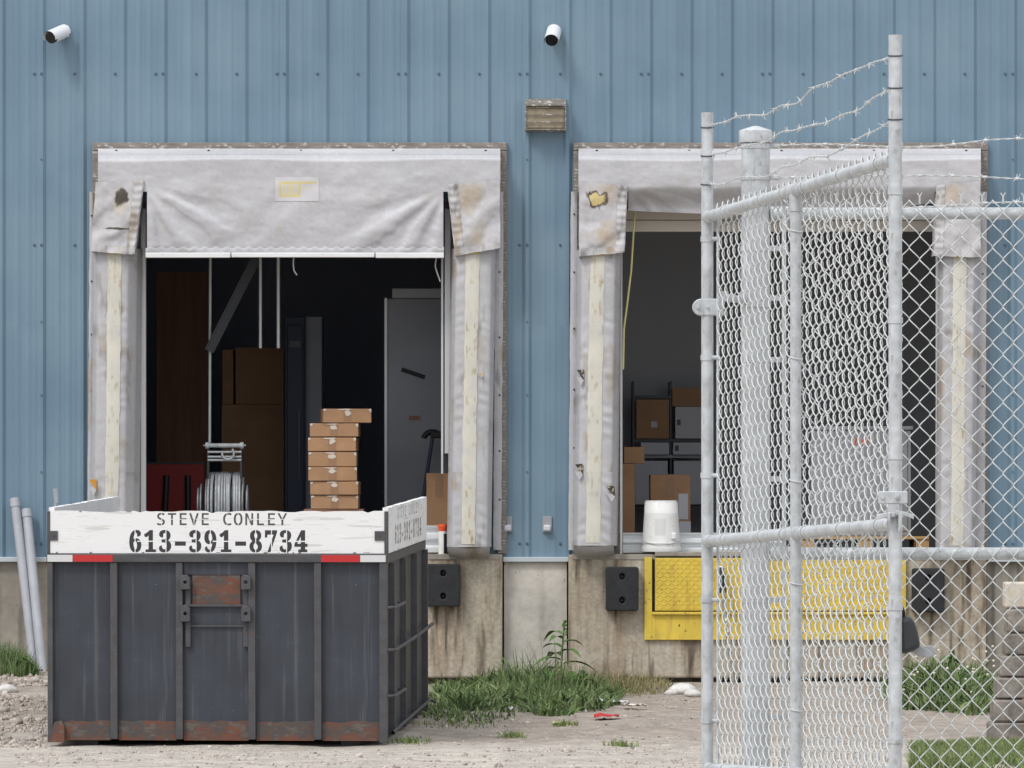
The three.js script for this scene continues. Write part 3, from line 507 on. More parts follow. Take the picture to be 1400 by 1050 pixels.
{ // yellow dock leveler
  const t = thing('dock_leveler', 'yellow painted steel dock leveler front with diamond plate lip', 'dock leveler', [X0(1060), Y0(876), 0.13]);
  const a = X0(881, 0.16), b = X0(1239, 0.16), y1 = Y0(762, 0.16), y0 = Y0(875, 0.16), ym = Y0(838, 0.16);
  obj('frame', [box(a, X0(891.5, 0.16), y0, y1, 0.131, 0.16, 0.004), box(X0(1228, 0.16), b, y0, y1, 0.131, 0.16, 0.004), box(X0(891.5, 0.16), X0(1228, 0.16), y0, ym, 0.131, 0.158, 0.004), box(X0(891.5, 0.16), X0(1228, 0.16), ym - 0.012, ym + 0.008, 0.131, 0.185, 0.004)], M.yellow, t);
  obj('recess_back', box(X0(891.5, 0.16), X0(1228, 0.16), ym, y1, 0.131, 0.136), M.black, t);
  const lx = X0(895.5, 0.18), rx = X0(1226, 0.18), ly = Y0(835, 0.18), ty = Y0(763, 0.18);
  const lip = obj('lip_plate', [box(lx, rx, ly, ty, 0.15, 0.172, 0.004)], M.yellow, t);
  const dm = [], dg = new THREE.BoxGeometry(0.026, 0.007, 0.005);
  for (let i = 0; i * 0.03 < rx - lx - 0.03; i++) for (let j = 0; j * 0.03 < ty - ly - 0.03; j++) { const g = dg.clone(); g.rotateZ((i + j) % 2 ? 0.8 : -0.8); dm.push(boxUV(g.translate(lx + 0.02 + i * 0.03, ly + 0.02 + j * 0.03, 0.173))); }
  stuff(sub('diamond_tread', dm, M.yellow, lip));
  obj('top_plate', box(lx, rx, FL - 0.01, FL + 0.02, -0.3, 0.17, 0.004), M.concGrey, t);
}
{ // bucket turned upside down on the dock edge
  const c = PZ(904, 759, 0.02), t = thing('bucket', 'white plastic bucket turned upside down on the dock edge', 'bucket', [c.x, FL + 0.022, c.z]);
  const b = obj('body', lathe([[0.0, 0.385], [0.117, 0.385], [0.122, 0.38], [0.128, 0.3], [0.143, 0.075], [0.149, 0.073], [0.149, 0.062], [0.144, 0.06], [0.145, 0.04], [0.151, 0.038], [0.151, 0.0], [0.142, 0.0], [0.125, 0.37], [0, 0.372]], 40).translate(c.x, FL + 0.022, c.z), M.plastic, t);
  sub('handle_lug', [box(c.x + 0.075, c.x + 0.11, FL + 0.115, FL + 0.165, c.z + 0.09, c.z + 0.135, 0.01)], M.plastic, b);
  obj('bail_handle', tube(Array.from({ length: 15 }, (_, k) => { const a = k / 14 * Math.PI; return V(c.x + 0.15 * Math.cos(a), FL + 0.12 - 0.04 * Math.sin(a), c.z + 0.155 * Math.sin(a)); }), 0.003), M.wire, t);
  sub('label_patch', [grid(12, 4, (u, v) => { const a = lerp(1.35, 1.95, u), y = lerp(0.12, 0.25, v), r = lerp(0.1405, 0.132, (y - 0.075) / 0.22) + 0.001; return V(c.x + r * Math.cos(a), FL + 0.022 + y, c.z + r * Math.sin(a)); })], std({ color: hex(216, 216, 214), roughness: 0.6 }), b);
}
function guard(px0, px1, yo, label) { // galvanised corrugated beam lying on the dock edge
  const prof = [[0, 0], [0.03, 0.012], [0.034, 0.045], [0.0, 0.065], [0.0, 0.09], [0.034, 0.11], [0.034, 0.14], [0.004, 0.155], [0.004, 0.175], [0.03, 0.19], [0.034, 0.205]];
  const x0 = X0(px0), x1 = X0(px1), z = -0.07, t = thing('guard_beam', label, 'guard rail', [(x0 + x1) / 2, FL, z], 'galvanised beams on the dock edges');
  const P = []; for (let i = 0; i + 1 < prof.length; i++) { const [z0, y0] = prof[i], [z1, y1] = prof[i + 1]; for (const q of [[x0, y0, z0], [x1, y0, z0], [x1, y1, z1], [x0, y0, z0], [x1, y1, z1], [x0, y1, z1]]) P.push(q[0], q[1] * yo + FL + 0.004, q[2] + z); }
  const g = new THREE.BufferGeometry(); g.setAttribute('position', new THREE.Float32BufferAttribute(P, 3)); g.computeVertexNormals();
  obj('beam', [boxUV(g), box(x0, x1, FL + 0.002, FL + 0.2 * yo, z - 0.016, z - 0.006)], M.beam, t);
  for (const x of [x0 + 0.1, x1 - 0.1]) obj('stand', box(x - 0.03, x + 0.03, FL - 0.002, FL + 0.16 * yo, z - 0.07, z - 0.016), M.galv, t);
}
guard(202, 613, 1.05, 'galvanised corrugated beam across the dock with the emblem, behind the container');
guard(852, 1072, 0.78, 'galvanised corrugated beam across the dock behind the white bucket');
{ // orange-capped canister
  const c = PZ(605, 756, 0.02), t = thing('marker_canister', 'white and black canister with an orange cap standing on the dock edge', 'canister', [c.x, FL, c.z]);
  obj('body', cyl(V(c.x, FL, c.z), V(c.x, FL + 0.175, c.z), 0.032, 0.030, 20), M.plastic, t);
  obj('dark_sleeve', boxUV(new THREE.CylinderGeometry(0.0325, 0.0335, 0.15, 12, 1, true, 0.3, 1.5).translate(c.x, FL + 0.082, c.z)), M.rubber, t);
  obj('cap', [cyl(V(c.x, FL + 0.175, c.z), V(c.x, FL + 0.215, c.z), 0.028, 0.036, 20), cyl(V(c.x, FL + 0.215, c.z), V(c.x, FL + 0.228, c.z), 0.036, 0.034, 20)], M.orange, t);
}

// ---------- goods inside the docks ----------
function carton(px0, px1, py0, z, depth, yb, yt, label, o = {}) {   // front face on plane z; heights in metres
  const x0 = X0(px0, z), x1 = X0(px1, z), t = thing('carton', label, 'box', [(x0 + x1) / 2, yb, z], o.group);
  const m = o.m || M.card;
  obj('box', box(x0, x1, yb, yt, z - depth, z, 0.006), m, t);
  if (o.tape !== false) obj('tape_strip', [box((x0 + x1) / 2 - 0.03, (x0 + x1) / 2 + 0.03, yt - (o.tl || 0.3) * (yt - yb), yt + 0.0015, z - depth * 0.9, z + 0.0015)], M.tape, t);
  for (const [u, v, w, h] of o.torn || []) { const cx = lerp(x0, x1, u), cy = lerp(yb, yt, v), P = []; for (let k = 0; k < 10; k++) { const a = k / 10 * 6.283, f = 0.6 + 0.6 * R(); P.push([clamp(cx + w * Math.cos(a) * f, x0 + 0.002, x1 - 0.002), clamp(cy + h * Math.sin(a) * f, yb + 0.002, yt - 0.001)]); } obj('torn_paper', prism(P, z + 0.001, z + 0.0035), M.torn, t); }
  for (const [u, v, w, h, mm] of o.labels || []) obj('paper_label', box(lerp(x0, x1, u), lerp(x0, x1, u) + w, lerp(yb, yt, v), lerp(yb, yt, v) + h, z + 0.001, z + 0.003), mm || M.whiteBox, t);
  return t;
}
{ // stack of seven flat cartons, standing on a dark crate that the container hides
  const z = -0.35, st = [[425, 490, 696, 677], [424, 490, 676.6, 658], [421.5, 488, 657.5, 638.5], [421.5, 487.5, 638, 618], [421, 487, 617, 598], [423.5, 490, 597, 578.5], [442, 508, 578, 558.5]];
  const xa = X0(415, z), xb = X0(497, z), yb = Y0(696, z), t = thing('crate', 'dark wooden crate carrying the stack of seven flat cartons', 'crate', [(xa + xb) / 2, FL, z]);
  obj('box', box(xa, xb, FL, yb, z - 0.42, z - 0.02, 0.006), M.ply, t);
  const pos = ['bottom carton', 'second carton from the bottom', 'third carton from the bottom', 'fourth carton from the bottom', 'fifth carton from the bottom', 'sixth carton from the bottom', 'topmost carton, pushed sideways,'];
  st.forEach(([a, b, y0, y1], i) => { const c = carton(a, b, 0, z + rr(-0.015, 0.015), 0.36, Y0(y0, z), Y0(y1, z) - 0.0015, `flat brown ${pos[i]} of the stack of seven in the emblem dock`, { group: 'stack of seven flat cartons', tl: 0.97, torn: [[0.5, 0.7, 0.03, 0.02], [0.02, 0.93, 0.02, 0.014], [0.98, 0.9, 0.014, 0.016], [0.45, 0.95, 0.05, 0.008]] }); c.rotation.y = i === 6 ? 0.10 : rr(-0.04, 0.02); });
}
carton(303, 388, 0, -3.3, 0.7, FL, Y0(553, -3.3), 'tall brown carton standing behind the cable winch', { tape: false });
carton(322, 388, 0, -3.32, 0.66, Y0(553, -3.3) + 0.002, Y0(475, -3.32), 'brown carton set on top of the tall carton behind the winch', { tape: false });
carton(304, 319, 0, -3.34, 0.5, Y0(553, -3.3) + 0.002, Y0(478, -3.34), 'narrow brown carton beside the carton on the tall one', { tape: false });
carton(583, 618, 0, -0.8, 0.5, FL, Y0(647, -0.8), 'brown carton in the corner below the white door track', { });
{
  let t = thing('plywood_sheet', 'dark brown plywood sheet standing against the side of the emblem dock', 'plywood', [X0(250, -3.6), FL, -3.6]);
  obj('sheet', box(X0(214, -3.6), X0(286, -3.6), FL, Y0(372, -3.6), -3.63, -3.6), M.ply, t);
  t = thing('locker', 'tall dark blue locker behind the stack of flat cartons', 'locker', [X0(412, -2.3), FL, -2.3]);
  obj('body', box(X0(389, -2.3), X0(417, -2.3), FL, Y0(433, -2.3), -2.8, -2.3, 0.008), M.navy, t);
  obj('door', box(X0(393, -2.27), X0(414, -2.27), FL + 0.08, Y0(445, -2.27), -2.295, -2.27, 0.004), M.navy, t);
  obj('vent_plate', box(X0(396, -2.26), X0(411, -2.26), Y0(475, -2.26), Y0(466, -2.26), -2.268, -2.262), M.darkMetal, t);
  obj('handle', box(X0(408, -2.25), X0(410, -2.25), Y0(655, -2.25), Y0(560, -2.25), -2.268, -2.24), M.darkMetal, t);
  obj('side_panel', box(X0(417.5, -2.4), X0(440, -2.4), FL, Y0(433, -2.4), -2.9, -2.4, 0.004), M.greyPanel, t);
  t = thing('insulated_panel', 'tall pale grey panel standing inside the dock opening by the white track', 'panel', [X0(566, -1.3), FL, -1.3]);
  const pn = obj('sheet', box(X0(527, -1.3), X0(612, -1.3), FL, Y0(408, -1.3), -1.36, -1.3, 0.008), M.greyPanel, t);
  obj('edge_trim', box(X0(525.5, -1.29), X0(529.5, -1.29), FL, Y0(407.5, -1.29), -1.37, -1.288, 0.003), M.whiteMetal, t);
  { const a = PZ(549, 505, -1.3), b = PZ(581, 516, -1.3), d = b.clone().sub(a), n = V(-d.y, d.x, 0).normalize().multiplyScalar(0.017); obj('tape_mark', prism([[a.x - n.x, a.y - n.y], [b.x - n.x, b.y - n.y], [b.x + n.x, b.y + n.y], [a.x + n.x, a.y + n.y]], -1.299, -1.296), M.rubber, t); }
  obj('tape_mark', box(X0(559, -1.3), X0(575, -1.3), Y0(574.5, -1.3), Y0(568.5, -1.3), -1.299, -1.296), M.ply, t);
  t = thing('light_fixture', 'dim grey box fixture resting on the tall pale panel', 'fixture', [X0(572, -1.33), Y0(408, -1.3), -1.33]);
  obj('case', box(X0(536, -1.33), X0(608, -1.33), Y0(408, -1.3) + 0.001, Y0(394, -1.33), -1.5, -1.302, 0.01), M.cabinet, t);
  t = thing('push_broom', 'blue handled push broom leaning head up against the pale panel', 'broom', [X0(570, -0.9), FL, -0.9]);
  obj('handle', cyl(V(X0(567, -0.9), FL, -0.86), PZ(592, 594, -1.1), 0.015), M.navy, t);
  { const p = PZ(592, 594, -1.1); obj('head', [boxUV(new THREE.TorusGeometry(0.07, 0.022, 8, 14, 2.5).rotateZ(0.35).translate(p.x - 0.005, p.y - 0.05, p.z)), box(p.x - 0.02, p.x + 0.07, p.y - 0.03, p.y + 0.025, p.z - 0.03, p.z + 0.03, 0.01)], M.black, t); }
  // winch with a reel of grey cable
  const wz = -0.55, g = (x, y) => PZ(x, y, wz); t = thing('cable_winch', 'steel winch frame with a wide reel of grey cable', 'winch', [X0(308, wz), FL, wz]);
  obj('top_roller', [cyl(g(283, 609), g(330, 609), 0.017), cyl(g(281, 609), g(285.5, 609), 0.026), cyl(g(328, 609), g(333, 609), 0.026), cyl(g(278, 609), g(336, 609), 0.007)], M.galv, t);
  for (const y of [618, 624.5, 629]) obj('cross_bar', cyl(g(284, y), g(330, y), 0.009), M.galv, t);
  obj('hook', boxUV(new THREE.TorusGeometry(0.045, 0.009, 8, 20, 4.2).rotateZ(2.9).translate(g(312, 620).x, g(312, 620).y, wz + 0.03)), M.galv, t);
  for (const px of [284.5, 329.5]) obj('frame_post', box(g(px - 1.6, 0).x, g(px + 1.6, 0).x, FL, g(0, 610).y, wz - 0.03, wz + 0.0, 0.003), M.darkMetal, t);
  const rc = V(0, Y0(690, wz), wz - 0.15), reel = obj('reel_core', cyl(V(g(284, 0).x, rc.y, rc.z), V(g(328, 0).x, rc.y, rc.z), 0.22, 0.22, 40), M.darkMetal, t);
  for (let k = 0; k < 15; k++) { const x = lerp(g(286, 0).x, g(326.5, 0).x, k / 14), tg = new THREE.TorusGeometry(0.235 + 0.012 * R(), 0.0095, 7, 40).rotateY(Math.PI / 2 + rr(-0.06, 0.06)).translate(x, rc.y, rc.z); sub('cable_turn', boxUV(tg), M.galv, reel); }
  for (const [px, r] of [[281.5, 0.2], [331.5, 0.21], [274, 0.16], [270, 0.13], [337, 0.15]]) obj('flange', cyl(V(g(px - 1, 0).x, rc.y, rc.z), V(g(px + 1, 0).x, rc.y, rc.z), r, r, 36), M.galv, t);
  // red hand truck bed
  const rz = -2.7, q = (x, y) => PZ(x, y, rz); t = thing('red_cart', 'red steel cart end with dark uprights beside the winch', 'cart', [X0(240, rz), FL, rz]);
  obj('end_panel', box(q(200, 0).x, q(279, 0).x, FL + 0.12, q(0, 634).y, rz - 0.03, rz, 0.005), M.redPaint, t);
  obj('top_rim', box(q(200, 0).x, q(279, 0).x, q(0, 634.5).y, q(0, 632).y, rz - 0.04, rz + 0.01), M.darkMetal, t);
  for (const [a, b] of [[228, 224], [257, 258]]) obj('upright', cyl(V(q(b, 0).x, FL, rz + 0.05), q(a, 650).add(V(0, 0, 0.02)), 0.024), M.darkMetal, t);
  obj('wheel', cyl(V(q(243, 0).x - 0.05, FL + 0.11, rz + 0.08), V(q(243, 0).x + 0.05, FL + 0.11, rz + 0.08), 0.11, 0.11, 24), M.rubber, t);
}
// second dock
carton(840, 868, 0, -1.4, 0.4, FL, Y0(634, -1.4), 'tall brown carton at the edge of the dock beside the torn seal pad', { tape: false });
carton(853, 881, 0, -1.42, 0.3, Y0(634, -1.4) + 0.002, Y0(611, -1.42), 'small brown carton lying across the tall carton at the dock edge', { tape: false });
carton(889, 944, 0, -1.5, 0.45, FL, Y0(649, -1.5), 'brown carton with white shipping labels behind the bucket', { labels: [[0.70, 0.42, 0.075, 0.20], [0.72, 0.06, 0.09, 0.2]] });
{
  const z = -3.2, t = thing('storage_rack', 'dark storage rack with uprights at the back of the second dock', 'rack', [X0(925, z), FL, z]);
  for (const px of [866, 917, 968]) for (const dz of [0, -0.5]) obj('upright', box(X0(px - 1.4, z), X0(px + 1.4, z), FL, Y0(521, z), z + dz - 0.04, z + dz, 0.003), M.darkMetal, t);
  for (const y of [541, 600, 622, 690]) obj('shelf', box(X0(866, z), X0(968, z), Y0(y + 4, z), Y0(y, z), z - 0.52, z + 0.003), y === 622 ? M.cabinet : M.darkMetal, t);
  carton(870, 915, 0, z + 0.03, 0.45, Y0(600, z) + 0.002, Y0(546, z), 'dark brown carton with a pale mark on the storage rack', { tape: false, labels: [[0.45, 0.28, 0.05, 0.05]] });
  carton(919, 966, 0, z + 0.03, 0.45, Y0(556, z) + 0.002, Y0(530, z), 'dark brown carton lying on the white file box on the rack', { tape: false });
  carton(923, 966, 0, z + 0.05, 0.4, Y0(600, z) + 0.002, Y0(556, z), 'white file box with a dark printed square, upper one on the rack', { m: M.whiteBox, tape: false, labels: [[0.06, 0.42, 0.03, 0.045, M.darkMetal]] });
  carton(876, 915, 0, z + 0.05, 0.4, Y0(622, z) + 0.002, Y0(600.5, z) - 0.026, 'plain white file box on the rack shelf below the dark carton', { m: M.whiteBox, tape: false });
  carton(920, 966, 0, z + 0.05, 0.4, Y0(622, z) + 0.002, Y0(600.5, z) - 0.026, 'white file box with a dark printed square, lower one on the rack', { m: M.whiteBox, tape: false, labels: [[0.06, 0.3, 0.03, 0.045, M.darkMetal]] });
  for (const [a, b, l] of [[868, 913, 'plain white carton on the low rack shelf behind the labelled carton'], [921, 966, 'plain white carton on the low rack shelf below the marked file boxes']]) carton(a, b, 0, z + 0.05, 0.4, Y0(690, z) + 0.002, Y0(630, z), l, { m: M.whiteBox, tape: false });
}
{
  const z = -0.8, t = thing('metal_cabinet', 'grey metal cabinet with an orange mark seen through the wire mesh', 'cabinet', [X0(1176, z), FL, z]), x0 = X0(1109, z), x1 = X0(1246, z), yt = Y0(588, z), yb = Y0(733, z);
  obj('body', box(x0, x1, yb, yt, z - 0.6, z, 0.008), M.cabinet, t);
  obj('lid', box(x0 - 0.015, x1 + 0.015, yt + 0.001, yt + 0.03, z - 0.62, z + 0.015, 0.006), M.cabinet, t);
  obj('door_panel', box(x0 + 0.03, x1 - 0.03, yb + 0.04, yt - 0.03, z, z + 0.008, 0.003), M.cabinet, t);
  const mk = []; for (const [a, b, c, d, e] of [[1166, 609, 1170, 599, 2], [1171, 608, 1175, 601, 2.4], [1176, 609, 1180, 600, 2.4], [1181, 608, 1187, 598, 3]]) mk.push(prism([[X0(a, z), Y0(b, z)], [X0(a + e, z), Y0(b, z)], [X0(c + e, z), Y0(d, z)], [X0(c, z), Y0(d, z)]], z + 0.009, z + 0.011));
  obj('orange_mark', mk, M.orange, t);
  const p = thing('pallet', 'raw wood pallet under the grey metal cabinet', 'pallet', [X0(1180, z), FL, z]), pa = X0(1094, z), pb = X0(1268, z);
  for (let k = 0; k < 5; k++) obj('deck_board', box(pa, pb, yb - 0.022, yb - 0.002, z + 0.1 - k * 0.17, z + 0.2 - k * 0.17, 0.003), M.newWood, p);
  for (const x of [pa, (pa + pb) / 2 - 0.05, pb - 0.1]) obj('stringer', box(x, x + 0.1, FL + 0.001, yb - 0.023, z - 0.6, z + 0.19, 0.003), M.newWood, p);
}

// ---------- steel container ----------
{
  const yaw = 3.93 * Math.PI / 180, FRp = PD(529, 1016, F / 212), W = 2.203, L = 3.01;
  const t = new THREE.Group(); t.name = 'waste_container'; scene.add(t); t.position.copy(FRp);
  t.rotation.set(1.08 * Math.PI / 180, -yaw, 0, 'YXZ');
  t.userData = { label: 'dark grey steel waste container with white lettered boards round its rim', category: 'container' };
  const px = p => (p - 529) / 464 * W, py = p => (1016 - p) / 212;      // local: x to the left is negative, z back is negative
  const top = py(769), rail = py(757.5), bt = py(698);
  const o = (n, g, m, p = t) => obj(n, g, m, p);
  o('front_wall', box(px(66), px(528), 0.02, rail - 0.01, -0.05, -0.03), M.steel);
  for (const [a, b] of [[151, 161], [241, 250.5], [340, 350], [430, 440]]) o('front_rib', box(px(a), px(b), 0.02, top, -0.03, 0.012, 0.005), M.steelEdge);
  o('corner_post', box(px(65), px(72.5), 0.0, top, -0.045, 0.015, 0.005), M.steelEdge);
  o('corner_post', box(px(519), px(530), 0.0, top, -0.045, 0.015, 0.005), M.steelEdge);
  const fr = o('top_rail', box(px(64), px(531), top, rail, -0.06, 0.02, 0.006), M.steelEdge);
  for (const [a, b, m] of [[65.5, 100, M.tapeWhite], [100.5, 155, M.red], [440, 493, M.red], [493.5, 528, M.tapeWhite]]) sub('reflective_tape', box(px(a), px(b), top + 0.004, rail - 0.006, 0.0205, 0.0225), m, fr);
  // rusted bottom strip, uneven upper edge
  for (const [a, b] of [[73, 150.5], [161.5, 240.5], [251, 339.5], [350.5, 429.5], [440.5, 518.5]]) { const P = [[px(a), 0.012], [px(b), 0.012]]; for (let k = 0; k <= 10; k++) P.push([px(lerp(b, a, k / 10)), py(987) + 0.03 * (fbm(a + k * 0.7, 1, 0, 701) - 0.5)]); o('rusted_strip', prism(P, -0.029, -0.022), M.rust); }
  o('rusted_corner', prism([[px(66), 0.0], [px(88), 0.0], [px(88), 0.10], [px(84), 0.14], [px(74), 0.13], [px(70), 0.05]], -0.02, 0.018), M.rust);
  // hook plate with lugs
  o('hook_plate', box(px(263), px(329), py(827), py(785), -0.03, -0.016, 0.003), M.rust);
  o('cross_bar', box(px(251), px(339.5), py(829.5), py(826.5), -0.03, 0.0), M.steelEdge);
  o('cross_bar', box(px(255), px(337), py(857.5), py(855), -0.03, -0.012), M.steelEdge);
  o('head_plate', box(px(251), px(339.5), py(786), py(769.5), -0.03, -0.012), M.steel);
  for (const a of [248, 331]) for (const [y0, y1] of [[806, 786], [850, 828]]) {
    const x0 = px(a), x1 = px(a + 13.5), s = new THREE.Shape(); s.moveTo(x0, py(y0)); s.lineTo(x1, py(y0)); s.lineTo(x1, py(y1) - 0.02); s.lineTo(x1 - 0.02, py(y1)); s.lineTo(x0 + 0.01, py(y1)); s.lineTo(x0, py(y1) - 0.02);
    const h = new THREE.Path(); h.absellipse((x0 + x1) / 2, (py(y0) + py(y1)) / 2, 0.011, 0.011, 0, Math.PI * 2, true); s.holes.push(h);
    o('hook_lug', boxUV(new THREE.ExtrudeGeometry(s, { depth: 0.03, bevelEnabled: true, bevelSize: 0.004, bevelThickness: 0.004, bevelOffset: -0.004, bevelSegments: 1 }).translate(0, 0, 0.013)), M.steelEdge);
  }
  for (const a of [254, 333]) o('guide_bracket', [box(px(a), px(a + 7), py(885), py(851), -0.03, 0.0, 0.003), box(px(a), px(a + 7), py(827), py(807), -0.03, -0.004, 0.003)], M.steelEdge);
  // white boards with stencilled lettering
  const lettering = (w, h, lines, wear) => {
    const c = document.createElement('canvas'); c.width = 2048; c.height = Math.round(2048 * h / w); const x = c.getContext('2d'), k = c.width / w;
    x.fillStyle = '#e4e4e4'; x.fillRect(0, 0, c.width, c.height);
    const q = rngOf(wear);
    for (let i = 0; i < 260; i++) { x.fillStyle = q() < 0.5 ? 'rgba(150,148,146,0.20)' : 'rgba(244,244,244,0.5)'; x.fillRect(q() * c.width, q() * c.height, 4 + 60 * q(), 1 + 4 * q()); }
    for (let i = 0; i < 40; i++) { x.fillStyle = ['rgba(120,112,104,0.10)', 'rgba(96,90,84,0.16)', 'rgba(140,120,100,0.10)'][i % 3]; x.beginPath(); x.ellipse(q() * c.width, q() * c.height, 20 + 130 * q(), 2 + 7 * q(), (q() - 0.5) * 0.12, 0, 7); x.fill(); }
    for (let i = 0; i < 22; i++) { x.fillStyle = 'rgba(86,80,76,0.7)'; const e = q() < 0.5 ? 0 : c.height - 8; x.fillRect(q() * c.width, e, 4 + 26 * q(), 3 + 8 * q()); }
    x.textAlign = 'left'; x.textBaseline = 'alphabetic';
    for (const [s, cx, cy, hh, ww, font, col] of lines) { // each glyph in its own cell, cut by stencil bridges
      const n = s.length, cell = ww * k / n;
      for (let i = 0; i < n; i++) {
        const ch = s[i]; if (ch === ' ') continue;
        x.save(); x.translate((cx - ww / 2) * k + cell * (i + 0.5), cy * k); x.font = `bold ${Math.round(hh * k * 1.38)}px ${font}`;
        const tw = x.measureText(ch).width; x.scale(Math.min(1.25, cell * 0.86 / tw), 1); x.fillStyle = col; x.fillText(ch, -tw / 2, 0); if (hh > 0.1) { x.strokeStyle = col; x.lineWidth = hh * k * 0.06; x.strokeText(ch, -tw / 2, 0); }
        if (ch !== '-') { x.fillStyle = '#e4e4e4'; const bw = Math.max(3, hh * k * 0.055); if ('1TIYLE4'.includes(ch)) x.fillRect(-tw, -hh * k * 0.52, tw * 2, bw); else x.fillRect(-bw * 0.6 + (ch === 'S' || ch === '3' || ch === '7' ? tw * 0.06 : 0), -hh * k * 1.1, bw, hh * k * 1.2); }
        x.restore();
      }
    }
    const m = new THREE.CanvasTexture(c); m.colorSpace = THREE.SRGBColorSpace; m.anisotropy = 8; return m;
  };
  const board = (w, h, seed, wear = 1) => { const P = [[0, 0], [w, 0]], n = 60; for (let k = 0; k <= n; k++) { const x = lerp(w, 0, k / n); P.push([x, h - wear * (0.020 * Math.pow(fbm(x * 7, 3, 0, seed), 2) + (hash(k, 3, seed) > 0.9 ? 0.012 : 0))]); } return prism(P, 0, 0.036, 0); };
  const norm = (g, w, h) => { const p = g.attributes.position, u = g.attributes.uv; for (let i = 0; i < p.count; i++) u.setXY(i, p.getX(i) / w, p.getY(i) / h); return g; };
  const bw = px(526) - px(69), bh = bt - rail - 0.004;
  { const tx = lettering(bw, bh, [['STEVE CONLEY', px(304) - px(69), 0.093, 0.075, 0.86, 'monospace', '#4c4a4a'], ['613-391-8734', px(299) - px(69), 0.265, 0.135, 1.175, 'serif', '#333336']], 5);
    const b = o('front_board', norm(board(bw, bh, 711), bw, bh).translate(px(69), rail + 0.004, -0.03), std({ map: tx, roughness: 0.6 }));
    for (const [a, c] of [[68.5, 79.5], [513, 527]]) sub('corner_bracket', [box(px(a), px(c), py(739), py(726), 0.007, 0.014), cyl(V(px((a + c) / 2), py(732), 0.014), V(px((a + c) / 2), py(732), 0.02), 0.007, 0.007, 8)], M.steelEdge, b); }
  o('board_post', box(px(65), px(68.8), rail, bt - 0.005, -0.04, 0.012, 0.003), M.steelEdge);
  o('board_post', box(px(526.3), px(531), rail, bt - 0.005, -0.04, 0.012, 0.003), M.steelEdge);
  const sideTx = lettering(L - 0.03, bh + 0.02, [['STEVE CONLEY', 1.5, 0.09, 0.07, 1.7, 'monospace', '#5c5a5c'], ['613-391-8734', 1.5, 0.25, 0.12, 2.1, 'serif', '#6a6466']], 9);
  const sw = L - 0.03, sh = bh + 0.02;
  o('side_board', norm(board(sw, sh, 721, 0.25), sw, sh).rotateY(Math.PI / 2).translate(-0.028, rail + 0.003, -0.035), std({ map: sideTx, roughness: 0.6 }));
  o('side_board', boxUV(board(sw + 0.1, sh, 731, 0.25).rotateY(Math.PI / 2)).translate(px(66) + 0.0, rail + 0.003, -0.035), M.whitePaint);
  // side walls, ribs, back, floor
  for (const s of [0, 1]) {
    const xo = s ? -0.03 : -W + 0.03, sg = s ? 1 : -1;
    o('side_wall', box(xo - 0.012, xo + 0.012, 0.03, rail - 0.008, -L, -0.06), M.steel);
    o('side_rail', box(xo - 0.03, xo + 0.032, top - 0.01, rail, -L, -0.061, 0.006), M.steelEdge);
    for (let k = 0; k < 4; k++) { const z = -0.36 - k * (L - 0.42) / 3; o('side_rib', box(Math.min(xo, xo + sg * 0.05), Math.max(xo, xo + sg * 0.05), 0.03, top - 0.011, z - 0.03, z, 0.003), M.steelEdge); }
  }
  for (const [y, z0, z1] of [[py(831), 0.0, -0.42], [py(952), 0.0, -0.42]]) o('ladder_rung', tube([V(-0.01, y, z0), V(0.045, y, z0 - 0.01), V(0.045, y, z1 - 0.4), V(0.0, y, z1 - 0.41)], 0.012, 8), M.steelEdge);
  o('grab_rod', tube([V(-0.01, py(889), 0.0), V(0.05, py(889), -0.01), V(0.05, py(888), -0.9), V(0.05, py(886), -1.9), V(0.045, py(882), -L - 0.03)], 0.012, 8), M.steelEdge);
  o('bottom_rod', tube([V(0.03, py(1003), -0.1), V(0.03, py(1000), -0.9), V(0.03, py(994), -L - 0.02), V(0.06, py(998), -L - 0.06)], 0.011, 8), M.steelEdge);
  o('back_wall', box(-W + 0.02, -0.02, 0.03, rail - 0.1, -L - 0.02, -L + 0.0), M.steel);
  o('floor', box(-W + 0.045, -0.045, 0.03, 0.05, -L, -0.06), M.steel);
  for (const x of [-0.25, -W + 0.25]) o('skid', box(x - 0.06, x + 0.06, -0.06, 0.03, -L + 0.02, -0.12), M.steelEdge);
  const lp = thing('latch_plate', 'small pale hinged plate sticking up from the container corner', 'plate', PD(76, 690, F / 207).toArray()), a = PD(72.5, 688, F / 207), b = PD(79.5, 668, F / 207);
  obj('plate', [prism([[a.x + 0.01, a.y], [b.x, a.y + 0.005], [b.x - 0.005, b.y], [a.x, b.y]], a.z, a.z + 0.012), cyl(PD(76, 697, F / 207), PD(76, 688, F / 207), 0.012)], M.cabinet, lp);
}

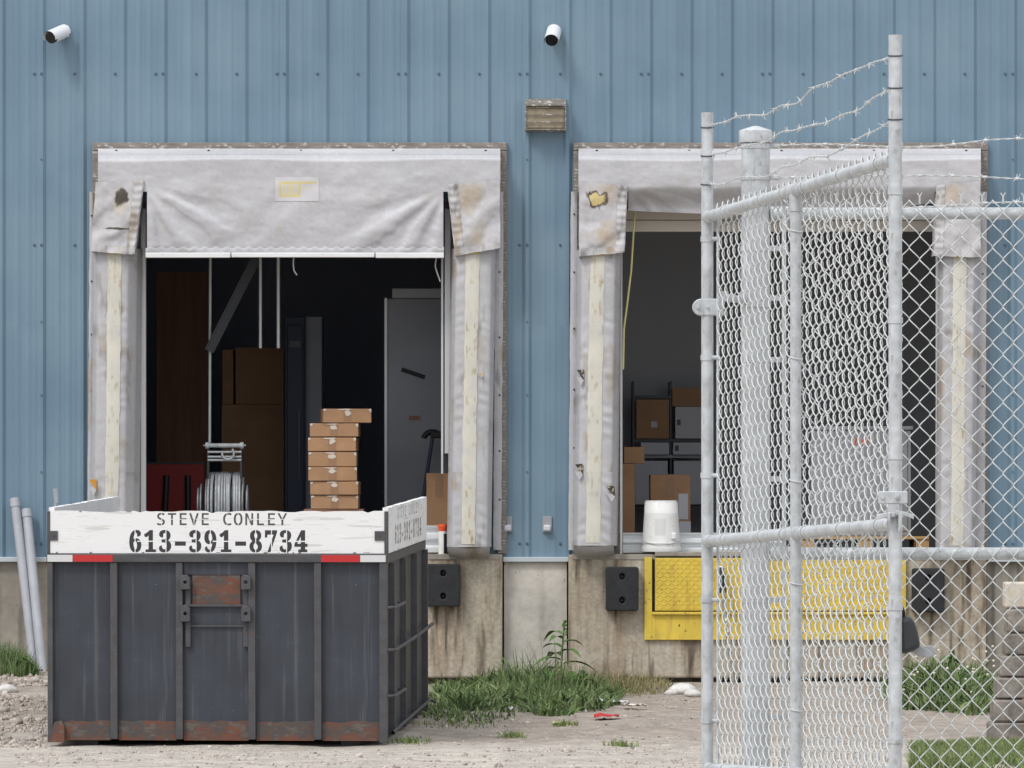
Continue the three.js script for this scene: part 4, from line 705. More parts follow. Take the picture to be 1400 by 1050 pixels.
// ---------- fence and gate ----------
const dF = F / 365, MW = 0.078, MH = 0.089;
const wireGeo = {};
function wireOf(n, ph, rad) {   // flattened helix, the real form of a chain-link wire
  const k = `${n}_${ph}`; if (wireGeo[k]) return wireGeo[k];
  const pts = [], per = 10;
  for (let i = 0; i <= n * per; i++) {
    const t = i / per + (ph ? 0.5 : 0), f = t - Math.floor(t), tri = f < 0.5 ? f * 2 : 2 - f * 2;   // 0..1..0
    const sm = 0.5 - 0.5 * Math.cos(tri * Math.PI), x = (0.72 * tri + 0.28 * sm) * (MW / 2 + 0.003) - 0.0015;
    const zz = Math.sin(2 * Math.PI * f); pts.push(V(x, i / per * MH, -0.0076 * Math.sign(zz) * Math.pow(Math.abs(zz), 0.75)));
  }
  return wireGeo[k] = tube(pts, rad, 5);
}
function mesh(parent, O, u, rise, n, len, rows) {   // one part per wire; O is relative to the parent
  const q = Math.atan2(-u.z, u.x), cnt = Math.floor(len / (MW / 2));
  for (let k = 0; k < cnt; k++) {
    const w = new THREE.Mesh(wireOf(rows, k % 2, 0.0024), M.wire); w.name = 'mesh_wire'; w.castShadow = w.receiveShadow = true; parent.add(w);
    w.position.copy(O).addScaledVector(u, k * MW / 2).add(V(0, rise * k / cnt, 0)); w.rotation.y = q;
  }
}
function barbed(a, b, sag, seed, step = 0.105) {
  const q = rngOf(seed), L = a.distanceTo(b), n = Math.max(30, Math.round(L / 0.012)), mid = [], out = [], dir = b.clone().sub(a).normalize(), s1 = V().crossVectors(dir, V(0, 1, 0)).normalize(), s2 = V().crossVectors(s1, dir);
  for (let i = 0; i <= n; i++) { const t = i / n; mid.push(a.clone().lerp(b, t).addScaledVector(s2, -sag * 4 * t * (1 - t) + 0.07 * (fbm(t * 6, seed * 3.7, 0, 801, 2) - 0.5) * Math.min(1, 6 * t * (1 - t))).addScaledVector(s1, 0.01 * (fbm(t * 6, seed, 0, 805) - 0.5))); }
  for (const ph of [0, Math.PI]) out.push(tube(mid.map((p, i) => p.clone().addScaledVector(s1, 0.0022 * Math.cos(i * 0.9 + ph)).addScaledVector(s2, 0.0022 * Math.sin(i * 0.9 + ph))), 0.0017, 5));
  for (let s = step * 0.5; s < L - 0.02; s += step) {
    const p = mid[Math.round(s / L * n)], c = []; out.push(cyl(p.clone().addScaledVector(dir, -0.007), p.clone().addScaledVector(dir, 0.007), 0.0052, 0.0052, 7));
    for (let k = 0; k < 4; k++) { const an = q() * 6.283, d = s1.clone().multiplyScalar(Math.cos(an)).addScaledVector(s2, Math.sin(an)).addScaledVector(dir, (k % 2 ? 0.5 : -0.5)); const o = p.clone().addScaledVector(dir, k < 2 ? -0.005 : 0.005); out.push(cyl(o, o.clone().addScaledVector(d.normalize(), 0.02), 0.0018, 0.0009, 5)); }
  }
  return out;
}
const ringAt = (c, axis, r, w, n = 20) => cyl(c.clone().addScaledVector(axis, -w / 2), c.clone().addScaledVector(axis, w / 2), r, r, n);
const UP = V(0, 1, 0);
{
  const pc = PD(1033, 640, dF), gz = pc.z, gb = gy(pc.x, gz), post = thing('gate_post', 'thick round galvanised gate post with a domed cap behind the gate mesh', 'post', [pc.x, gb, gz]);
  const y = p => Y0(p, gz);
  obj('pipe', cyl(V(pc.x, gb - 0.3, gz), V(pc.x, y(196), gz), 0.0535, 0.0535, 36), M.galv, post);
  obj('cap', [lathe([[0, y(172)], [0.012, y(172.5)], [0.058, y(178)], [0.0625, y(179.5)], [0.0625, y(195)], [0.055, y(195.5)]], 36).translate(pc.x, 0, gz)], M.galv, post);
  for (const p of [200, 243]) obj('brace_band', [ringAt(V(pc.x, y(p), gz), UP, 0.0565, 0.018, 36), box(pc.x + 0.05, pc.x + 0.09, y(p) - 0.009, y(p) + 0.009, gz - 0.008, gz + 0.008, 0.003), cyl(V(pc.x + 0.075, y(p), gz - 0.02), V(pc.x + 0.075, y(p), gz + 0.02), 0.006, 0.006, 8)], M.galv, post);
  const hg = obj('hinge_strap', [ringAt(V(pc.x, y(411), gz), UP, 0.058, 0.05, 36), cyl(V(pc.x - 0.045, y(411), gz + 0.03), PD(990, 406, F / 369.5), 0.014), cyl(PD(990, 398, F / 369.5), PD(990, 412, F / 369.5), 0.016)], M.galv, post);
  // fence running parallel to the warehouse
  const fx0 = pc.x + 0.105, fx1 = pc.x + 3.0, f = thing('chain_link_fence', 'galvanised chain link fence parallel to the warehouse with barbed wire above', 'fence', [pc.x + 1.5, gb, gz]);
  const b = base.get(f);
  obj('top_rail', [cyl(V(pc.x + 0.07, y(292), gz), V(fx1, y(291), gz), 0.0225, 0.0225, 20)], M.galv, f);
  obj('mid_rail', [cyl(V(pc.x + 0.07, y(757), gz), V(fx1, y(757), gz), 0.0235, 0.0235, 20)], M.galv, f);
  for (const p of [292, 757]) obj('rail_end_cup', [cyl(V(pc.x + 0.055, y(p), gz), V(pc.x + 0.13, y(p), gz), 0.027, 0.027, 18)], M.galv, f);
  obj('tension_bar', box(fx0 - 0.008, fx0 + 0.008, gb, y(283), gz + 0.026, gz + 0.031), M.galv, f);
  for (const p of [340, 408, 492, 655, 820, 980]) obj('tension_band', [ringAt(V(pc.x, y(p), gz), UP, 0.0555, 0.02, 32), box(pc.x + 0.05, fx0 + 0.012, y(p) - 0.01, y(p) + 0.01, gz + 0.012, gz + 0.024, 0.002)], M.galv, f);
  const rows = Math.ceil((y(274) - gb + 0.02) / MH);
  mesh(f, V(fx0 - b.x, y(274) - rows * MH - b.y, gz + 0.036 - b.z), V(1, 0, 0), 0, null, fx1 - fx0 - 0.05, rows);
  // twisted selvage points along the top
  const tw = []; for (let k = 0; k < (fx1 - fx0 - 0.06) / MW; k++) { const x = fx0 + MW / 2 + k * MW, yy = y(274); tw.push(tube([V(x - 0.003, yy - 0.014, gz + 0.036), V(x + 0.002, yy, gz + 0.038), V(x - 0.002, yy + 0.01, gz + 0.035), V(x + 0.009, yy + 0.028, gz + 0.038)], 0.0024, 5), tube([V(x + 0.003, yy - 0.014, gz + 0.036), V(x - 0.002, yy, gz + 0.034), V(x + 0.002, yy + 0.01, gz + 0.037), V(x - 0.009, yy + 0.026, gz + 0.034)], 0.0024, 5)); }
  stuff(obj('twisted_ends', tw, M.wire, f));
  for (const [p0, p1, sg] of [[199, 160, 0.02], [243, 203, 0.025], [286, 238, 0.02]]) obj('barbed_strand', barbed(V(pc.x + 0.08, y(p0), gz), V(fx1, y(p1), gz), sg, 31 + p0, 0.12), M.wire, f);
  const lx = fx1; obj('line_post', cyl(V(lx, gy(lx, gz) - 0.2, gz), V(lx, y(140), gz), 0.03, 0.03, 20), M.galv, f);
}
{ // the open gate leaf
  const dL = F / 370, dR = F / 417, TL = PD(967, 297, dL), TR = PD(1224, 217, dR), ML = PD(967, 740, dL), BL = PD(967, 1051, dL), run = TR.clone().sub(TL), u = V(run.x, 0, run.z).normalize(), len = Math.hypot(run.x, run.z), nrm = V(u.z, 0, -u.x).negate();
  const ctr = TL.clone().lerp(TR, 0.5), g = thing('chain_link_gate', 'open chain link gate leaf on a pipe frame with three strands of barbed wire', 'gate', [BL.x, BL.y, BL.z]), gb = base.get(g);
  const at = (p, t) => p.clone().addScaledVector(run, t), col = (p, yy) => V(p.x, yy, p.z);
  const yL = p => Y0(p, TL.z), yR = p => Y0(p, TR.z), BR = at(BL, 1), MR = at(ML, 1), rS = 0.0222;
  const sl = obj('hinge_stile', [cyl(col(TL, BL.y - 0.02), col(TL, yL(154)), rS, rS, 24)], M.galv, g);
  const sr = obj('latch_stile', [cyl(col(TR, BR.y - 0.02), col(TR, yR(48)), rS, rS, 24)], M.galv, g);
  const mm = at(TL, 0.5), sm = obj('centre_stile', [cyl(col(mm, BL.y + run.y * 0.5), col(mm, mm.y), 0.0195, 0.0195, 24), cyl(col(mm, mm.y - 0.075), col(mm, mm.y - 0.02), 0.0225, 0.0225, 24)], M.galv, g);
  for (const [n, p] of [['top_rail', TL], ['mid_rail', ML], ['bottom_rail', BL]]) {
    const r = obj(n, [cyl(at(p, 0.012), at(p, 0.988), 0.0212, 0.0212, 24), cyl(at(p, 0.0), at(p, 0.035), 0.0235, 0.0235, 20), cyl(at(p, 0.47), at(p, 0.53), 0.0238, 0.0238, 20)], M.galv, g), dir = run.clone().normalize();
    for (const t of [0.12, 0.32, 0.45, 0.56, 0.75, 0.93]) { // tie wires
      const c = at(p, t + 0.01 * Math.sin(t * 40)), s = V().crossVectors(dir, UP).normalize(), v = V().crossVectors(s, dir), ring = [];
      for (let k = 0; k <= 14; k++) { const an = k / 14 * 5.6 - 1.2; ring.push(c.clone().addScaledVector(s, 0.0240 * Math.cos(an)).addScaledVector(v, 0.0240 * Math.sin(an)).addScaledVector(dir, 0.012 * (k / 14 - 0.5))); }
      sub('tie_wire', tube(ring, 0.0022, 5), M.wire, r);
    }
  }
  const back = nrm.clone().multiplyScalar(-0.029); if (nrm.z < 0) back.negate();
  const rows = Math.ceil((TL.y + 0.05 - BL.y) / MH), O = col(TL, TL.y + 0.05 - rows * MH).addScaledVector(u, 0.045).add(back).sub(gb);
  mesh(g, O, u, run.y * 0.96, null, len - 0.07, rows);
  for (const [p, yy, f, lst, r] of [[TL, yL, 1, [327, 489, 650, 820, 985], 0.045], [TR, yR, -1, [262, 438, 624, 830, 1012], 0.045]]) {
    const c = col(p, 0).addScaledVector(u, f * r).add(back), st = p === TL ? sl : sr;
    obj('tension_bar', cyl(col(c, p === TL ? BL.y : BR.y), col(c, p.y), 0.006, 0.006, 6), M.galv, g);
    for (const q of lst) { const h = V(p.x, yy(q), p.z); sub('tension_band', [ringAt(h, UP, rS + 0.003, 0.02, 24), cyl(h.clone().addScaledVector(u, f * 0.018).add(back.clone().multiplyScalar(0.6)), col(c, h.y).addScaledVector(u, f * 0.012), 0.008, 0.008, 8)], M.galv, st); }
  }
  for (const q of [315, 489, 657, 797, 970]) { const c = V(mm.x, Y0(q, mm.z), mm.z), ring = []; for (let k = 0; k <= 16; k++) { const an = k / 16 * 5.4; ring.push(c.clone().add(V(0.0225 * Math.cos(an - 2.4), 0.006 * Math.cos(an), 0.0225 * Math.sin(an - 2.4) * 1).multiply(V(1, 1, 1)))); } sub('tie_wire', tube(ring, 0.0024, 5), M.wire, sm); }
  for (const [a, b, s] of [[174, 76, 3], [213, 120, 5], [252, 163, 8]]) {
    obj('barbed_strand', barbed(V(TL.x, yL(a), TL.z), V(TR.x, yR(b), TR.z), s === 3 ? 0.012 : s === 5 ? 0.02 : 0.035, s, 0.175), M.wire, g);
    for (const [p, yy, q] of [[TL, yL, a], [TR, yR, b]]) sub('wire_wrap', [boxUV(new THREE.TorusGeometry(rS + 0.002, 0.0024, 6, 24).rotateX(Math.PI / 2 + 0.12).translate(p.x, yy(q), p.z))], M.darkMetal, p === TL ? sl : sr);
  }
  // hinge collar on the far stile
  { const c = V(TL.x, yL(420), TL.z), y = c.y, P = [], zf = c.z; for (let k = 0; k <= 24; k++) { const a = k / 24 * Math.PI; P.push([c.x - 0.022 - 0.033 * Math.sin(a), y + 0.031 * Math.cos(a)]); } 
    const lobe = prism([[c.x + 0.06, y + 0.031], ...P, [c.x + 0.06, y - 0.031]], zf + 0.016, zf + 0.027, 0.004);
    obj('hinge_collar', [ringAt(c, UP, rS + 0.004, 0.06, 28), lobe, prism([[c.x + 0.06, y + 0.031], ...P, [c.x + 0.06, y - 0.031]], zf - 0.027, zf - 0.016, 0.004), ...[-0.036, 0.0, 0.042].map(dx => cyl(V(c.x + dx, y, zf + 0.027), V(c.x + dx, y, zf + 0.036), dx ? 0.008 : 0.005, dx ? 0.007 : 0.004, 10))], M.galv, g); }
  // fork latch on the near stile
  { const s = 417, c = V(TR.x, yR(680), TR.z), zf = c.z + 0.028, X = p => X0(p, TR.z + 0.03), Y = p => Y0(p, TR.z + 0.03);
    const arc = (x0, x1, yt, yb, w) => { const P = []; for (let k = 0; k <= 10; k++) { const t = k / 10; P.push([X(lerp(x0, x1, t)), Y(lerp(yt, yb, Math.pow(t, 2.0)))]); } for (let k = 10; k >= 0; k--) { const t = k / 10; P.push([X(lerp(x0, x1, t)), Y(lerp(yt, yb, Math.pow(t, 2.0)) + w)]); } return P; };
    const fl = obj('fork_latch', [box(X(1201), X(1241), Y(689), Y(671.5), zf - 0.012, zf + 0.006, 0.004), ringAt(c, UP, rS + 0.004, 0.04, 24), prism([[X(1214), Y(689)], [X(1230), Y(689)], [X(1230), Y(706)], [X(1214), Y(706)]], zf - 0.01, zf + 0.004, 0.002), prism(arc(1224, 1249, 698, 704, 6), zf - 0.006, zf + 0.012, 0.002), prism(arc(1224, 1198, 700, 704, 7), zf - 0.006, zf + 0.012, 0.002), prism([[X(1213), Y(701)], [X(1217), Y(700)], [X(1216), Y(714)], [X(1213), Y(712)]], zf - 0.004, zf + 0.03, 0.002), prism([[X(1228), Y(700)], [X(1233), Y(702)], [X(1232), Y(722)], [X(1227.5), Y(728)]], zf - 0.004, zf + 0.03, 0.002)], M.galv, g);
    for (const p of [1207, 1226.5]) sub('bolt', [cyl(V(X(p), Y(680.5), zf + 0.006), V(X(p), Y(680.5), zf + 0.013), 0.007, 0.005, 10)], M.galv, fl); }
  // dark hood hanging on the latch stile
  const hz = TR.z - 0.02, hx = p => X0(p, hz), hy = p => Y0(p, hz), h = thing('plastic_hood', 'dark grey rounded hood with a pale flap hanging on the gate latch stile', 'hood', [hx(1243), hy(893), hz]);
  const cr = (pts, n = 40) => new THREE.SplineCurve(pts.map(p => new THREE.Vector2(hx(p[0]), hy(p[1])))).getPoints(n).map(p => [p.x, p.y]);
  obj('hood', prism(cr([[1229, 848], [1234, 844], [1243, 843], [1250, 850], [1255, 866], [1257.5, 882], [1250, 889], [1240, 893], [1233, 893], [1229.5, 889], [1228.5, 870], [1229, 848]]), hz - 0.05, hz + 0.02, 0.016), std({ color: hex(44, 46, 50), roughness: 0.5 }), h);
  obj('strap', tube([[1230.5, 824], [1233, 830], [1236, 838], [1236, 846]].map(p => V(hx(p[0]), hy(p[1]), hz - 0.01)), 0.006, 8), M.black, h);
  obj('flap', [prism([[hx(1246), hy(891)], [hx(1258), hy(883)], [hx(1270), hy(888)], [hx(1279), hy(896)], [hx(1270), hy(900)], [hx(1256), hy(897)]], hz - 0.03, hz - 0.018, 0.003), prism([[hx(1264), hy(885)], [hx(1273), hy(882.5)], [hx(1280), hy(886)], [hx(1281), hy(896)]], hz - 0.045, hz - 0.032, 0.002)], M.cabinet, h);
}
{ // long-handled tool against the dock
  const t = thing('long_tool', 'long grey shafted tool with a black grip leaning on the yellow leveler', 'tool', [X0(1003, 0.7), gy(X0(1003, 0.7), 0.7), 0.7]), b = V(X0(1003, 0.7), gy(X0(1003, 0.7), 0.7), 0.7), e = PZ(984, 776, 0.21);
  obj('shaft', cyl(b, b.clone().lerp(e, 0.8), 0.016), M.fixGrey, t); obj('grip', cyl(b.clone().lerp(e, 0.79), b.clone().lerp(e, 0.985), 0.026, 0.03, 16), M.black, t); obj('end_cap', cyl(b.clone().lerp(e, 0.985), e, 0.032, 0.026, 16), M.whitePaint, t);
}
// two leaning pipes left of the container
for (const [a, b, r, z, l] of [[[20, 682], [47, 925], 0.034, 0.45, 'taller grey plastic pipe leaning on the blue wall'], [[36, 697], [58, 918], 0.036, 0.5, 'shorter grey plastic pipe leaning on the blue wall']]) {
  const p = PZ(a[0], a[1], 0.085), q = PZ(b[0], b[1], z); q.y = gy(q.x, q.z); const t = thing('plastic_pipe', l, 'pipe', [q.x, q.y, q.z], 'pipes leaning on the wall');
  obj('tube', [cyl(q, p, r, r, 24, false), cyl(q, p, r * 0.88, r * 0.88, 24, false)], M.pvc, t); obj('coupling', cyl(p.clone().lerp(q, 0.0), p.clone().lerp(q, 0.05), r * 1.13, r * 1.13, 24, false), M.pvc, t);
}
// block wall at the right
{
  const z = 3.2 * ZS, x = (p) => X0(p, z), t = thing('block_wall', 'dry laid grey block retaining wall beside the lawn', 'wall', [x(1420), gy(x(1420), z), z - 0.15]), rows = [[988, 1022, 1352], [956.5, 988, 1357], [926.5, 956, 1362], [896.5, 926, 1367], [866.5, 896, 1375], [833, 866, 1378]];
  rows.forEach(([y1, y0, xl], i) => { let a = x(xl) + 0.0; const widths = i % 2 ? [0.22, 0.36, 0.34, 0.36, 0.3] : [0.34, 0.34, 0.36, 0.3, 0.3]; for (const w of widths) { const g = new RoundedBoxGeometry(w - 0.008, Y0(y1, z) - Y0(y0, z) - 0.004, 0.26, 2, 0.014); const p = g.attributes.position; for (let k = 0; k < p.count; k++) if (p.getZ(k) > 0.1) p.setZ(k, p.getZ(k) + 0.03 * (fbm(p.getX(k) * 14 + i, p.getY(k) * 20 + a, 0, 901) - 0.5)); g.computeVertexNormals(); obj('wall_block', boxUV(g.translate(a + w / 2, (Y0(y1, z) + Y0(y0, z)) / 2, z - 0.13 - i * 0.018)), M.block, t); a += w; } });
  const c = thing('cap_stone', 'pale block lying on top of the grey block wall', 'block', [x(1400), Y0(833, z), z - 0.3]);
  obj('stone', box(x(1378), x(1378) + 0.34, Y0(832.4, z), Y0(797, z), z - 0.42, z - 0.2, 0.015), M.blockPale, c);
}

// ---------- plants, stones, litter ----------
function blades(name, label, n, place, hgt, cols, seed, wid = 0.006, lean = 0.5) {
  const q = rngOf(seed), P = [], C = [], I = [], N = [];
  for (let i = 0; i < n; i++) {
    const s = place(q); if (!s) continue; const [x, z, k] = s, y = gy(x, z) - 0.01, h = hgt * k * (0.45 + 0.75 * q()), a = q() * 6.283, b = q() * 6.283, l = lean * h * q(), w = wid * (0.6 + 0.8 * q());
    const c = cols[Math.floor(q() * cols.length)], f = 0.8 + 0.4 * q(), v0 = P.length / 3, dx = Math.cos(b) * w / 2, dz = Math.sin(b) * w / 2;
    for (const [t, ww] of [[0, 1], [0.55, 0.85], [1, 0.06]]) { const ox = Math.cos(a) * l * t * t, oz = Math.sin(a) * l * t * t, yy = y + h * t * (1 - 0.18 * t * (l / h)); P.push(x + ox - dx * ww, yy, z + oz - dz * ww, x + ox + dx * ww, yy, z + oz + dz * ww); for (let m = 0; m < 2; m++) C.push(c[0] * f, c[1] * f, c[2] * f); }
    I.push(v0, v0 + 1, v0 + 2, v0 + 1, v0 + 3, v0 + 2, v0 + 2, v0 + 3, v0 + 4, v0 + 3, v0 + 5, v0 + 4);
  }
  const g = new THREE.BufferGeometry(); g.setAttribute('position', new THREE.Float32BufferAttribute(P, 3)); g.setAttribute('color', new THREE.Float32BufferAttribute(C, 3)); g.setIndex(I); g.computeVertexNormals();
  const o = obj(name, g, std({ vertexColors: true, roughness: 0.75 })); o.userData = { label, category: 'grass', kind: 'stuff' }; return o;
}
const G1 = [[0.10, 0.16, 0.05], [0.13, 0.20, 0.06], [0.16, 0.22, 0.075], [0.08, 0.13, 0.05], [0.20, 0.24, 0.11]], G2 = [[0.30, 0.24, 0.12], [0.24, 0.20, 0.09], [0.34, 0.29, 0.17], [0.14, 0.17, 0.06]], G3 = [[0.14, 0.20, 0.05], [0.18, 0.24, 0.07], [0.22, 0.25, 0.09]];
const ell = (px, z0, rx, rz0, pw = 0.6) => q => { const z = z0 * ZS, rz = rz0 * ZS; const a = q() * 6.283, r = Math.pow(q(), pw); return [X0(px, z) + rx * r * Math.cos(a), Math.max(0.16, z + rz * r * Math.sin(a)), 1 - 0.6 * r * r]; };
blades('grass_clump', 'thick green grass growing against the concrete between the docks', 1700, q => { const s = ell(745, 0.7, 0.5, 0.55, 0.8)(q); const m = fbm(s[0] * 5, s[1] * 2.5, 0, 967); return m > 0.42 ? [s[0], s[1], s[2] * (0.35 + 1.5 * (m - 0.3))] : null; }, 0.33, G1, 11, 0.011, 1.0);
blades('ground_weeds', 'low leafy green weeds filling the foot of the wall between the docks', 5200, q => { const s = ell(722, 0.95, 0.68, 0.95, 0.55)(q); return fbm(s[0] * 4, s[1] * 2.4, 0, 961) > 0.47 ? [s[0], s[1], 0.5 + 1.1 * fbm(s[0] * 3, s[1] * 3, 0, 963)] : null; }, 0.12, G1, 18, 0.022, 1.6);
blades('grass_stalks', 'tall thin seeding stalks above the grass between the docks', 60, ell(745, 0.7, 0.42, 0.4, 0.8), 0.55, G2, 19, 0.004, 0.5);
blades('grass_clump', 'low green weeds spreading beside the container', 1700, q => { const s = ell(640, 1.4, 0.42, 0.9)(q); return fbm(s[0] * 5, s[1] * 5, 0, 965) > 0.42 ? s : null; }, 0.11, G1, 12, 0.014, 1.4);
blades('dry_grass', 'dry yellow grass below the dock bumper', 1300, ell(850, 0.5, 0.40, 0.35), 0.16, G2, 13, 0.006, 1.0);
blades('grass_tuft', 'green grass tuft at the foot of the leaning pipes', 1500, ell(8, 0.45, 0.24, 0.2), 0.25, G1, 14, 0.008);
blades('weed_patch', 'leafy green weeds with pale flowers behind the parallel fence', 2600, ell(1295, 1.0, 0.44, 0.9, 0.7), 0.32, G1, 15, 0.022, 1.5);
blades('lawn', 'short mown green lawn behind the parallel fence', 40000, q => { const z = (3.3 + 5.4 * q()) * ZS, x = lerp(X0(1245, z), X0(1440, z), q()); const m = fbm(x * 3, z * 1.5, 0, 971); return m > 0.34 + 0.2 * (1 - sst(1250, 1330, 700 + x * F / (D - z))) ? [x, z, 0.4 + 1.3 * m] : null; }, 0.06, [...G3, ...G1, [0.26, 0.24, 0.12]], 16, 0.007, 0.8);
blades('grass_sprigs', 'thin grass sprigs scattered through the yard gravel', 700, q => { const s = [[770, 2.4, 0.12], [560, 3.3, 0.16], [700, 2.9, 0.1], [850, 3.4, 0.12], [620, 2.4, 0.3]][Math.floor(q() * 5)], a = q() * 6.28, r = s[2] * q(), z = s[1] * ZS; return [X0(s[0], z) + r * Math.cos(a), z + r * Math.sin(a), 1]; }, 0.06, G3, 17, 0.006, 1.0);
{ // clover heads
  const q = rngOf(21), g = []; for (let i = 0; i < 46; i++) { const x = X0(1295, 2) + 0.36 * (q() * 2 - 1), z = 1.5 + 1.7 * q(); g.push(boxUV(new THREE.IcosahedronGeometry(0.010, 1).translate(x, gy(x, z) + 0.12 + 0.3 * q(), z))); }
  const o = obj('clover_flowers', g, std({ color: hex(214, 206, 190), roughness: 0.9 })); o.userData = { label: 'pale clover heads among the weeds behind the fence', category: 'flowers', kind: 'stuff' };
}
function leafGeo(a, dir, len, wid, droop) {
  const side = V(-dir.z, 0, dir.x).normalize(), h = Math.hypot(dir.x, dir.z);
  return grid(4, 8, (u, v) => { const w = wid * Math.sin(Math.PI * Math.pow(v, 0.75)) * (1 - 0.1 * v), s = (u - 0.5) * 2, p = a.clone().addScaledVector(dir, len * v); p.y -= droop * len * v * v; p.y += 0.25 * Math.abs(s) * w; return p.addScaledVector(side, s * w); });
}
function broad(px, z0, h, label, n, seed, ll, lw) {
  const z = z0 * ZS;
  const q = rngOf(seed), x = X0(px, z), y = gy(x, z), t = thing('broadleaf_weed', label, 'plant', [x, y - 0.02, z], 'broad leaved weeds by the dock'), top = V(x + 0.03, y + h, z + 0.02);
  obj('stem', tube([V(x, y - 0.02, z), V(x + 0.012, y + h * 0.5, z), top], 0.007, 7), M.leaf, t);
  for (let i = 0; i < n; i++) { const f = 0.06 + 0.8 * i / n, a = i * 2.4 + q(), d = V(Math.cos(a), 0.75 - 0.5 * (1 - f), Math.sin(a)).normalize(); obj('leaf', leafGeo(V(x + 0.02 * f, y + h * f, z), d, ll * (1.1 - 0.55 * f) * (0.8 + 0.4 * q()), lw * (1.1 - 0.5 * f), 0.5 + 0.4 * q()), M.leaf, t); }
  const s = []; for (let i = 0; i < 16; i++) s.push(boxUV(new THREE.IcosahedronGeometry(0.009, 0).translate(top.x + (q() - 0.5) * 0.03, top.y - 0.12 * q(), top.z + (q() - 0.5) * 0.03))); stuff(obj('seed_head', s, M.leaf, t));
}
broad(766, 0.5, 0.52, 'tall broad leaved weed rising before the pale concrete panel', 13, 5, 0.30, 0.055);
broad(742, 0.75, 0.2, 'low broad leaved weed left of the tall one', 9, 6, 0.22, 0.05);
broad(793, 0.7, 0.18, 'low broad leaved weed right of the tall one under the dock corner', 8, 7, 0.2, 0.04);
broad(1296, 0.8, 0.34, 'bushy broad leaved weed behind the parallel fence', 12, 8, 0.2, 0.05);
broad(28, 0.5, 0.14, 'dark broad leaved weed at the foot of the leaning pipes', 9, 9, 0.2, 0.04);
function rockGeo(r, s, sq = 0.6) { const g = mergeVertices(new THREE.IcosahedronGeometry(r, 2).deleteAttribute('uv').deleteAttribute('normal')), p = g.attributes.position; for (let i = 0; i < p.count; i++) { const v = V(p.getX(i), p.getY(i), p.getZ(i)), k = 0.72 + 0.6 * fbm(v.x / r * 1.3 + s * 7, v.y / r * 1.3 + v.z / r, 0, s * 13 + 3, 3); p.setXYZ(i, v.x * k, v.y * k * sq, v.z * k); } g.computeVertexNormals(); return boxUV(g.toNonIndexed()); }
[[932, 0.75, 0.09, M.rockPale, 'largest white stone lying by the dry grass under the dock'], [918, 0.8, 0.05, M.rockPale, 'small white stone touching the largest white stone'], [948, 0.85, 0.06, M.rockPale, 'white stone between the largest white stone and the gate'], [11, 1.4, 0.075, M.rockPale, 'white angular stone on the rubble left of the container'], [22, 2.4, 0.05, M.rock, 'tan stone on the rubble near the container corner'], [45, 0.9, 0.05, M.rock, 'tan stone below the leaning pipes'], [5, 2.0, 0.045, M.rock, 'small tan stone on the rubble heap']].forEach(([px, z0, r, m, l], i) => { const z = z0 * ZS, x = X0(px, z); const o = tagS(obj('stone', rockGeo(r, i + 3), m), l, 'stone'); o.userData.group = 'larger stones on the ground'; o.position.set(x, gy(x, z) + r * 0.22, z); o.rotation.y = i * 1.3; });
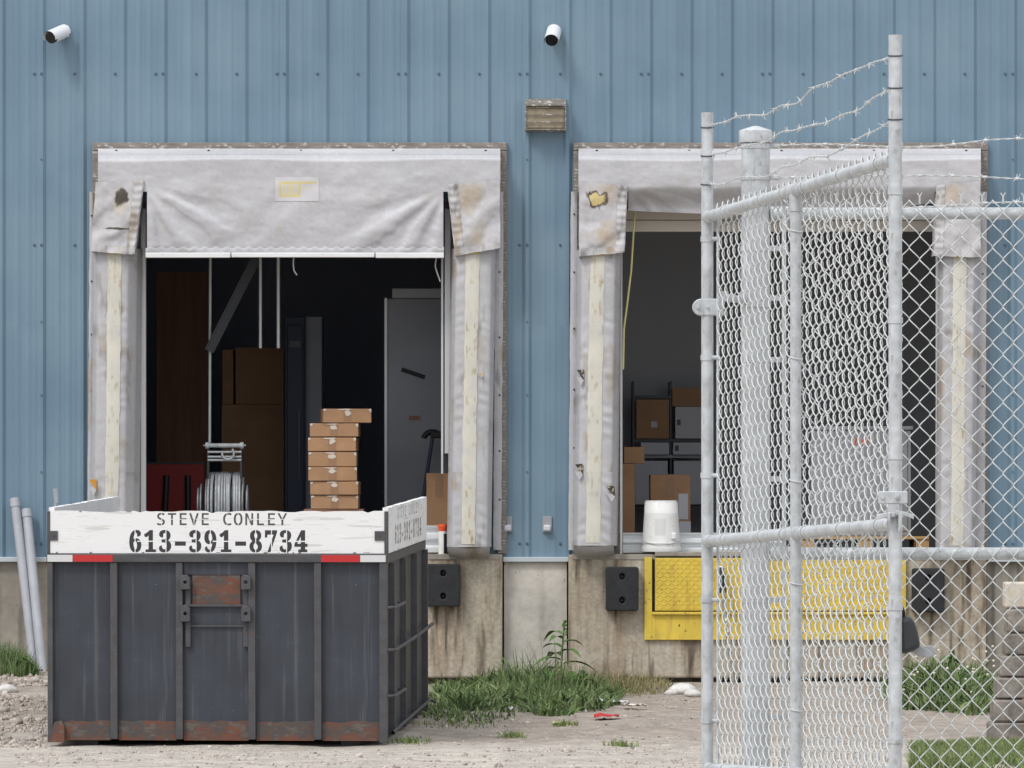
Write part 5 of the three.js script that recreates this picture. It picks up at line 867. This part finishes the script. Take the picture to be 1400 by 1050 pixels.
{ // loose gravel, too many to count
  const q = rngOf(31), N = 12000, im = new THREE.InstancedMesh(mergeVertices(rockGeo(0.5, 41, 0.7)), std({ color: 0xffffff, roughness: 0.95 }), N), m = new THREE.Matrix4(), e = new THREE.Euler(), qq = new THREE.Quaternion(), c = new THREE.Color(); let k = 0;
  while (k < N) {
    const left = q() < 0.34, z = ZS * (left ? 0.2 + 3.4 * q() : 0.25 + 9 * Math.pow(q(), 1.3)), x = left ? lerp(-4.2, -2.95, q()) : lerp(X0(20, z), X0(1250, z), q());
    if (!left && z < 5.2 && x < X0(590, z)) continue;
    if (fbm(x * 2.5, z * 2.5, 0, 951) < (left ? 0.3 : 0.42)) continue;
    if (z > 6 && z < 6.75 && x < X0(536, z) && x > X0(60, z)) continue;
    const s = (left ? 0.010 : 0.007) + (left ? 0.03 : 0.018) * Math.pow(q(), 5), t = 0.6 + 0.6 * q();
    m.compose(V(x, gy(x, z) + s * 0.15, z), qq.setFromEuler(e.set(q() * 6, q() * 6, q() * 6)), V(s * (0.8 + 0.7 * q()), s * 0.8, s * (0.8 + 0.5 * q()))); im.setMatrixAt(k, m);
    im.setColorAt(k, c.setRGB(0.47 * t, 0.41 * t, 0.36 * t)); k++;
  }
  im.name = 'loose_gravel'; im.castShadow = im.receiveShadow = true; im.userData = { label: 'loose tan gravel and clods scattered over the yard', category: 'gravel', kind: 'stuff' }; scene.add(im);
}
function scrap(px, z0, w, h, m, name, label, cat, seed) { const z = z0 * ZS; h *= 1.3;   // crumpled flat litter
  const x = X0(px, z), o = tagS(obj(name, grid(12, 8, (u, v) => { const e = 0.75 + 0.5 * fbm(u * 3, v * 3, 0, seed), xx = (u - 0.5) * w * e, zz = (0.5 - v) * h * e; return V(xx, gy(x + xx, z + zz) - gy(x, z) + 0.006 + 0.045 * fbm(u * 5, v * 4, 0, seed + 2) * (w > 0.15 ? 1 : 0.4), zz); }), m), label, cat); o.position.set(x, gy(x, z), z);
}
scrap(830, 2.0, 0.16, 0.16, M.red, 'red_rag', 'crumpled red rag lying on the soil', 'rag', 41);
scrap(838, 1.2, 0.2, 0.12, M.whiteBox, 'paper_scrap', 'flat white paper scrap nearest the dry grass', 'paper', 43);
scrap(697, 1.6, 0.05, 0.14, M.whiteBox, 'paper_scrap', 'narrow white paper scrap lying in the green grass', 'paper', 45);
scrap(868, 1.5, 0.16, 0.1, M.torn, 'paper_scrap', 'pale torn paper scrap between the red rag and the gate', 'paper', 47);
scrap(765, 2.25, 0.10, 0.2, std({ color: hex(186, 188, 138), roughness: 0.9 }), 'yellow_wrapper', 'pale yellow green wrapper flat on the gravel', 'wrapper', 49);

renderer.render(scene, camera);
